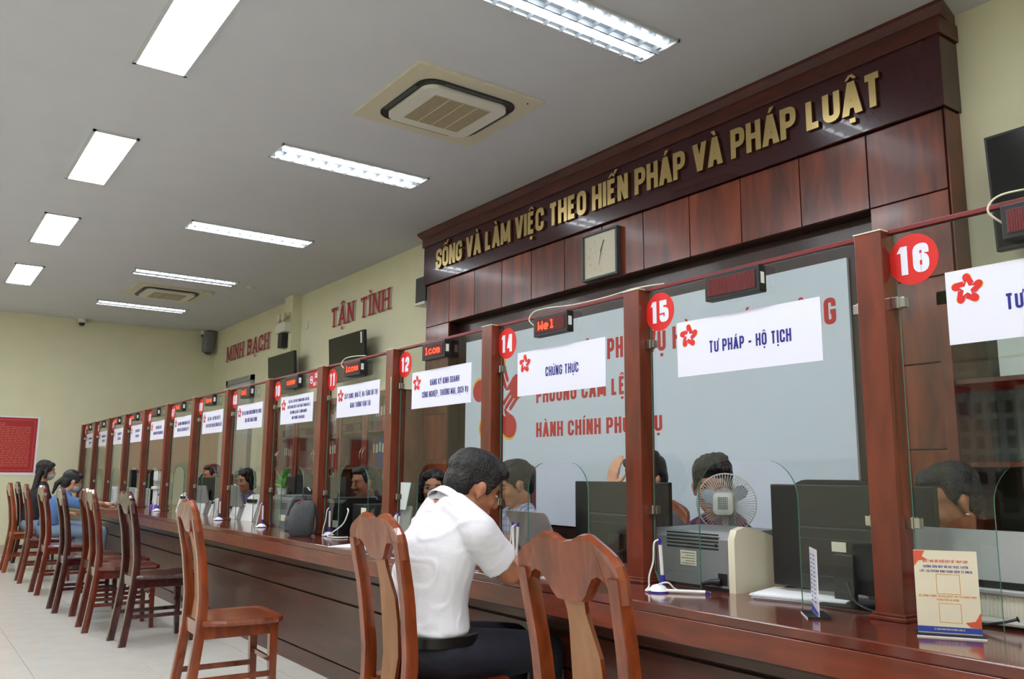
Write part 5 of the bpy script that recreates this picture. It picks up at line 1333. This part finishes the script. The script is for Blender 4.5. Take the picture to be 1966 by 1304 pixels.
# --- clerks, facing the hall (-x): their frame is turned by pi
def clerk(label, x, y, headz, turn, hpitch, shirt, hair, **kw):
    hx = kw.pop('lean', .06)
    arms = kw.pop('arms', None) or [((.05, -.18, headz-.24), (.04, -.23, .83), (.13, -.06, .80), (.35, 1, 0), (0, 0, 1), 1, .5),
                                    ((.05, .18, headz-.24), (.04, .23, .83), (.13, .06, .80), (.35, -1, 0), (0, 0, 1), -1, .5)]
    return person(label, (x, y, 0), PI+kw.pop('byaw', 0), (hx, 0, headz), turn, hpitch, (.01, 0, headz-.2), (-.04, 0, .55), arms, shirt, hair, group=None, **kw)
def plaid(name, base, c1, c2, s=28):
    m = bpy.data.materials.new(name); m.use_nodes = True; nt = m.node_tree; b = nt.nodes['Principled BSDF']; b.inputs['Roughness'].default_value = .85
    tc = nt.nodes.new('ShaderNodeTexCoord'); sx = nt.nodes.new('ShaderNodeSeparateXYZ'); nt.links.new(tc.outputs['Object'], sx.inputs[0]); last = None
    for ax, col in ((1, c1), (2, c2)):
        mm = nt.nodes.new('ShaderNodeMath'); mm.operation = 'MULTIPLY'; mm.inputs[1].default_value = s; nt.links.new(sx.outputs[ax], mm.inputs[0])
        fr = nt.nodes.new('ShaderNodeMath'); fr.operation = 'FRACT'; nt.links.new(mm.outputs[0], fr.inputs[0])
        lt = nt.nodes.new('ShaderNodeMath'); lt.operation = 'LESS_THAN'; lt.inputs[1].default_value = .34; nt.links.new(fr.outputs[0], lt.inputs[0])
        f = nt.nodes.new('ShaderNodeMath'); f.operation = 'MULTIPLY'; f.inputs[1].default_value = .7; nt.links.new(lt.outputs[0], f.inputs[0])
        mx = nt.nodes.new('ShaderNodeMixRGB'); nt.links.new(f.outputs[0], mx.inputs[0]); mx.inputs[2].default_value = (*lin(col), 1)
        if last is None: mx.inputs[1].default_value = (*lin(base), 1)
        else: nt.links.new(last, mx.inputs[1])
        last = mx.outputs[0]
    nt.links.new(last, b.inputs['Base Color']); MATS[name] = m; return m
def floral(name, base, c1, c2, s=45):
    m = bpy.data.materials.new(name); m.use_nodes = True; nt = m.node_tree; b = nt.nodes['Principled BSDF']; b.inputs['Roughness'].default_value = .8
    tc = nt.nodes.new('ShaderNodeTexCoord'); v = nt.nodes.new('ShaderNodeTexNoise'); v.inputs['Scale'].default_value = s; v.inputs['Distortion'].default_value = 1.5; nt.links.new(tc.outputs['Object'], v.inputs['Vector'])
    r = nt.nodes.new('ShaderNodeValToRGB'); r.color_ramp.interpolation = 'CONSTANT'; r.color_ramp.elements[0].color = (*lin(base), 1); r.color_ramp.elements[1].position = .5; r.color_ramp.elements[1].color = (*lin(c1), 1)
    e = r.color_ramp.elements.new(.6); e.color = (*lin(c2), 1); nt.links.new(v.outputs['Fac'], r.inputs['Fac']); nt.links.new(r.outputs['Color'], b.inputs['Base Color']); MATS[name] = m; return m
M_pl1 = plaid('blue_check_cloth', (206, 208, 226), (120, 130, 190), (150, 158, 206)); M_pl2 = plaid('red_check_cloth', (60, 66, 100), (176, 44, 54), (120, 40, 60), 22)
M_fl = floral('floral_cloth', (72, 62, 96), (150, 140, 170), (108, 70, 110)); M_lb = mat('light_blue_cloth', (140, 176, 224), .85); M_gry = mat('grey_cloth', (110, 108, 116), .85)
M_blk = mat('black_cloth', (30, 28, 34), .85); M_denim = mat('denim_blue', (80, 114, 164), .85); M_jean = mat('pale_jeans', (118, 138, 160), .9)
clerk('clerk in a red and blue checked shirt behind the desk fan', 2.98, 2.55, 1.105, .7, .1, M_pl2, 'full', skin=M_skin, k=1.02)
clerk('clerk in a pale blue checked shirt, just right of the man in white', 3.0, 4.06, 1.095, -.3, .3, M_pl1, 'full', skin=M_skin)
clerk('woman clerk with black hair and spectacles looking out at window twelve', 3.0, 4.98, 1.06, .95, .0, M_blk, 'bob', skin=M_skin, female=True, glasses=True, k=1.0)
clerk('man clerk in a light blue shirt looking down at window eleven', 2.98, 6.0, 1.085, .15, .12, M_lb, 'short', skin=M_skin2, k=1.0)
clerk('woman clerk in a purple patterned blouse at window nine', 2.98, 8.72, 1.075, .45, .12, M_fl, 'bob', skin=M_skin, female=True, k=.97, collar=False)
clerk('clerk in a grey shirt raising a hand, mostly hidden behind a post', 3.05, 3.04, 1.13, .1, .05, M_gry, 'full', skin=M_skin, collar=True, sleeve='long',
      arms=[((.05, -.18, .89), (.15, -.26, .88), (.12, -.18, 1.10), (-.1, .2, .9), (1, 0, 0), 1, .3), ((.05, .18, .89), (.04, .23, .83), (.13, .06, .80), (.35, -1, 0), (0, 0, 1), -1, .5)])
clerk('dark-haired clerk in dark clothes behind the reflections of window sixteen', 3.0, 1.53, 1.07, -.45, .3, M_blk, 'short', skin=M_skin2)
clerk('clerk in dark clothes partly hidden by a post at window eight', 3.0, 9.95, 1.12, .1, .1, M_blk, 'short', skin=M_skin2)
board_chair(3.32, 4.93, PI, 'high red-brown wooden chair back behind the woman in glasses', 1.22)
for x, y, lb in ((3.3, 5.97, 'black office chair behind the man in light blue'), (3.3, 8.68, 'black office chair behind the woman in the patterned blouse'), (3.2, 10.9, 'black office chair with rounded top far behind the glass, nearer one'),
                 (3.2, 7.0, 'empty black office chair at window ten'), (3.2, 11.9, 'black office chair with rounded top far behind the glass, farther one'), (3.32, 2.4, 'black office chair behind the clerk at the fan')):
    office_chair(x, y, PI, lb)
# --- two women waiting at the far end
person('woman with long black hair, black top and grey face mask by the far wall', (1.5, 11.72, 0), .05, (.0, 0, 1.165), -.1, .12, (-.03, 0, .95), (-.1, 0, .55),
       [((-.02, -.16, .9), (.06, -.19, .68), (.26, -.08, .66), (1, .2, 0), (0, 0, 1), 1, .4), ((-.02, .16, .9), (.06, .19, .68), (.26, .08, .66), (1, -.2, 0), (0, 0, 1), -1, .4)],
       M_blk, 'long', M_skin, True, mask=True, k=.96, trousers=M_jean, collar=False, big=.92)
person('woman with tied hair, blue denim shirt and face mask leaning on the counter', (1.52, 10.56, 0), 0, (.10, 0, 1.045), .0, .3, (.03, 0, .87), (-.1, 0, .54),
       [((.04, -.15, .84), (.24, -.18, .80), (.42, -.04, .80), (1, .3, 0), (0, 0, 1), 1, .4), ((.04, .15, .84), (.24, .18, .80), (.42, .04, .80), (1, -.3, 0), (0, 0, 1), -1, .4)],
       M_denim, 'tied', M_skin, True, mask=True, glasses=True, k=.95, trousers=M_jean, collar=True, big=.92)
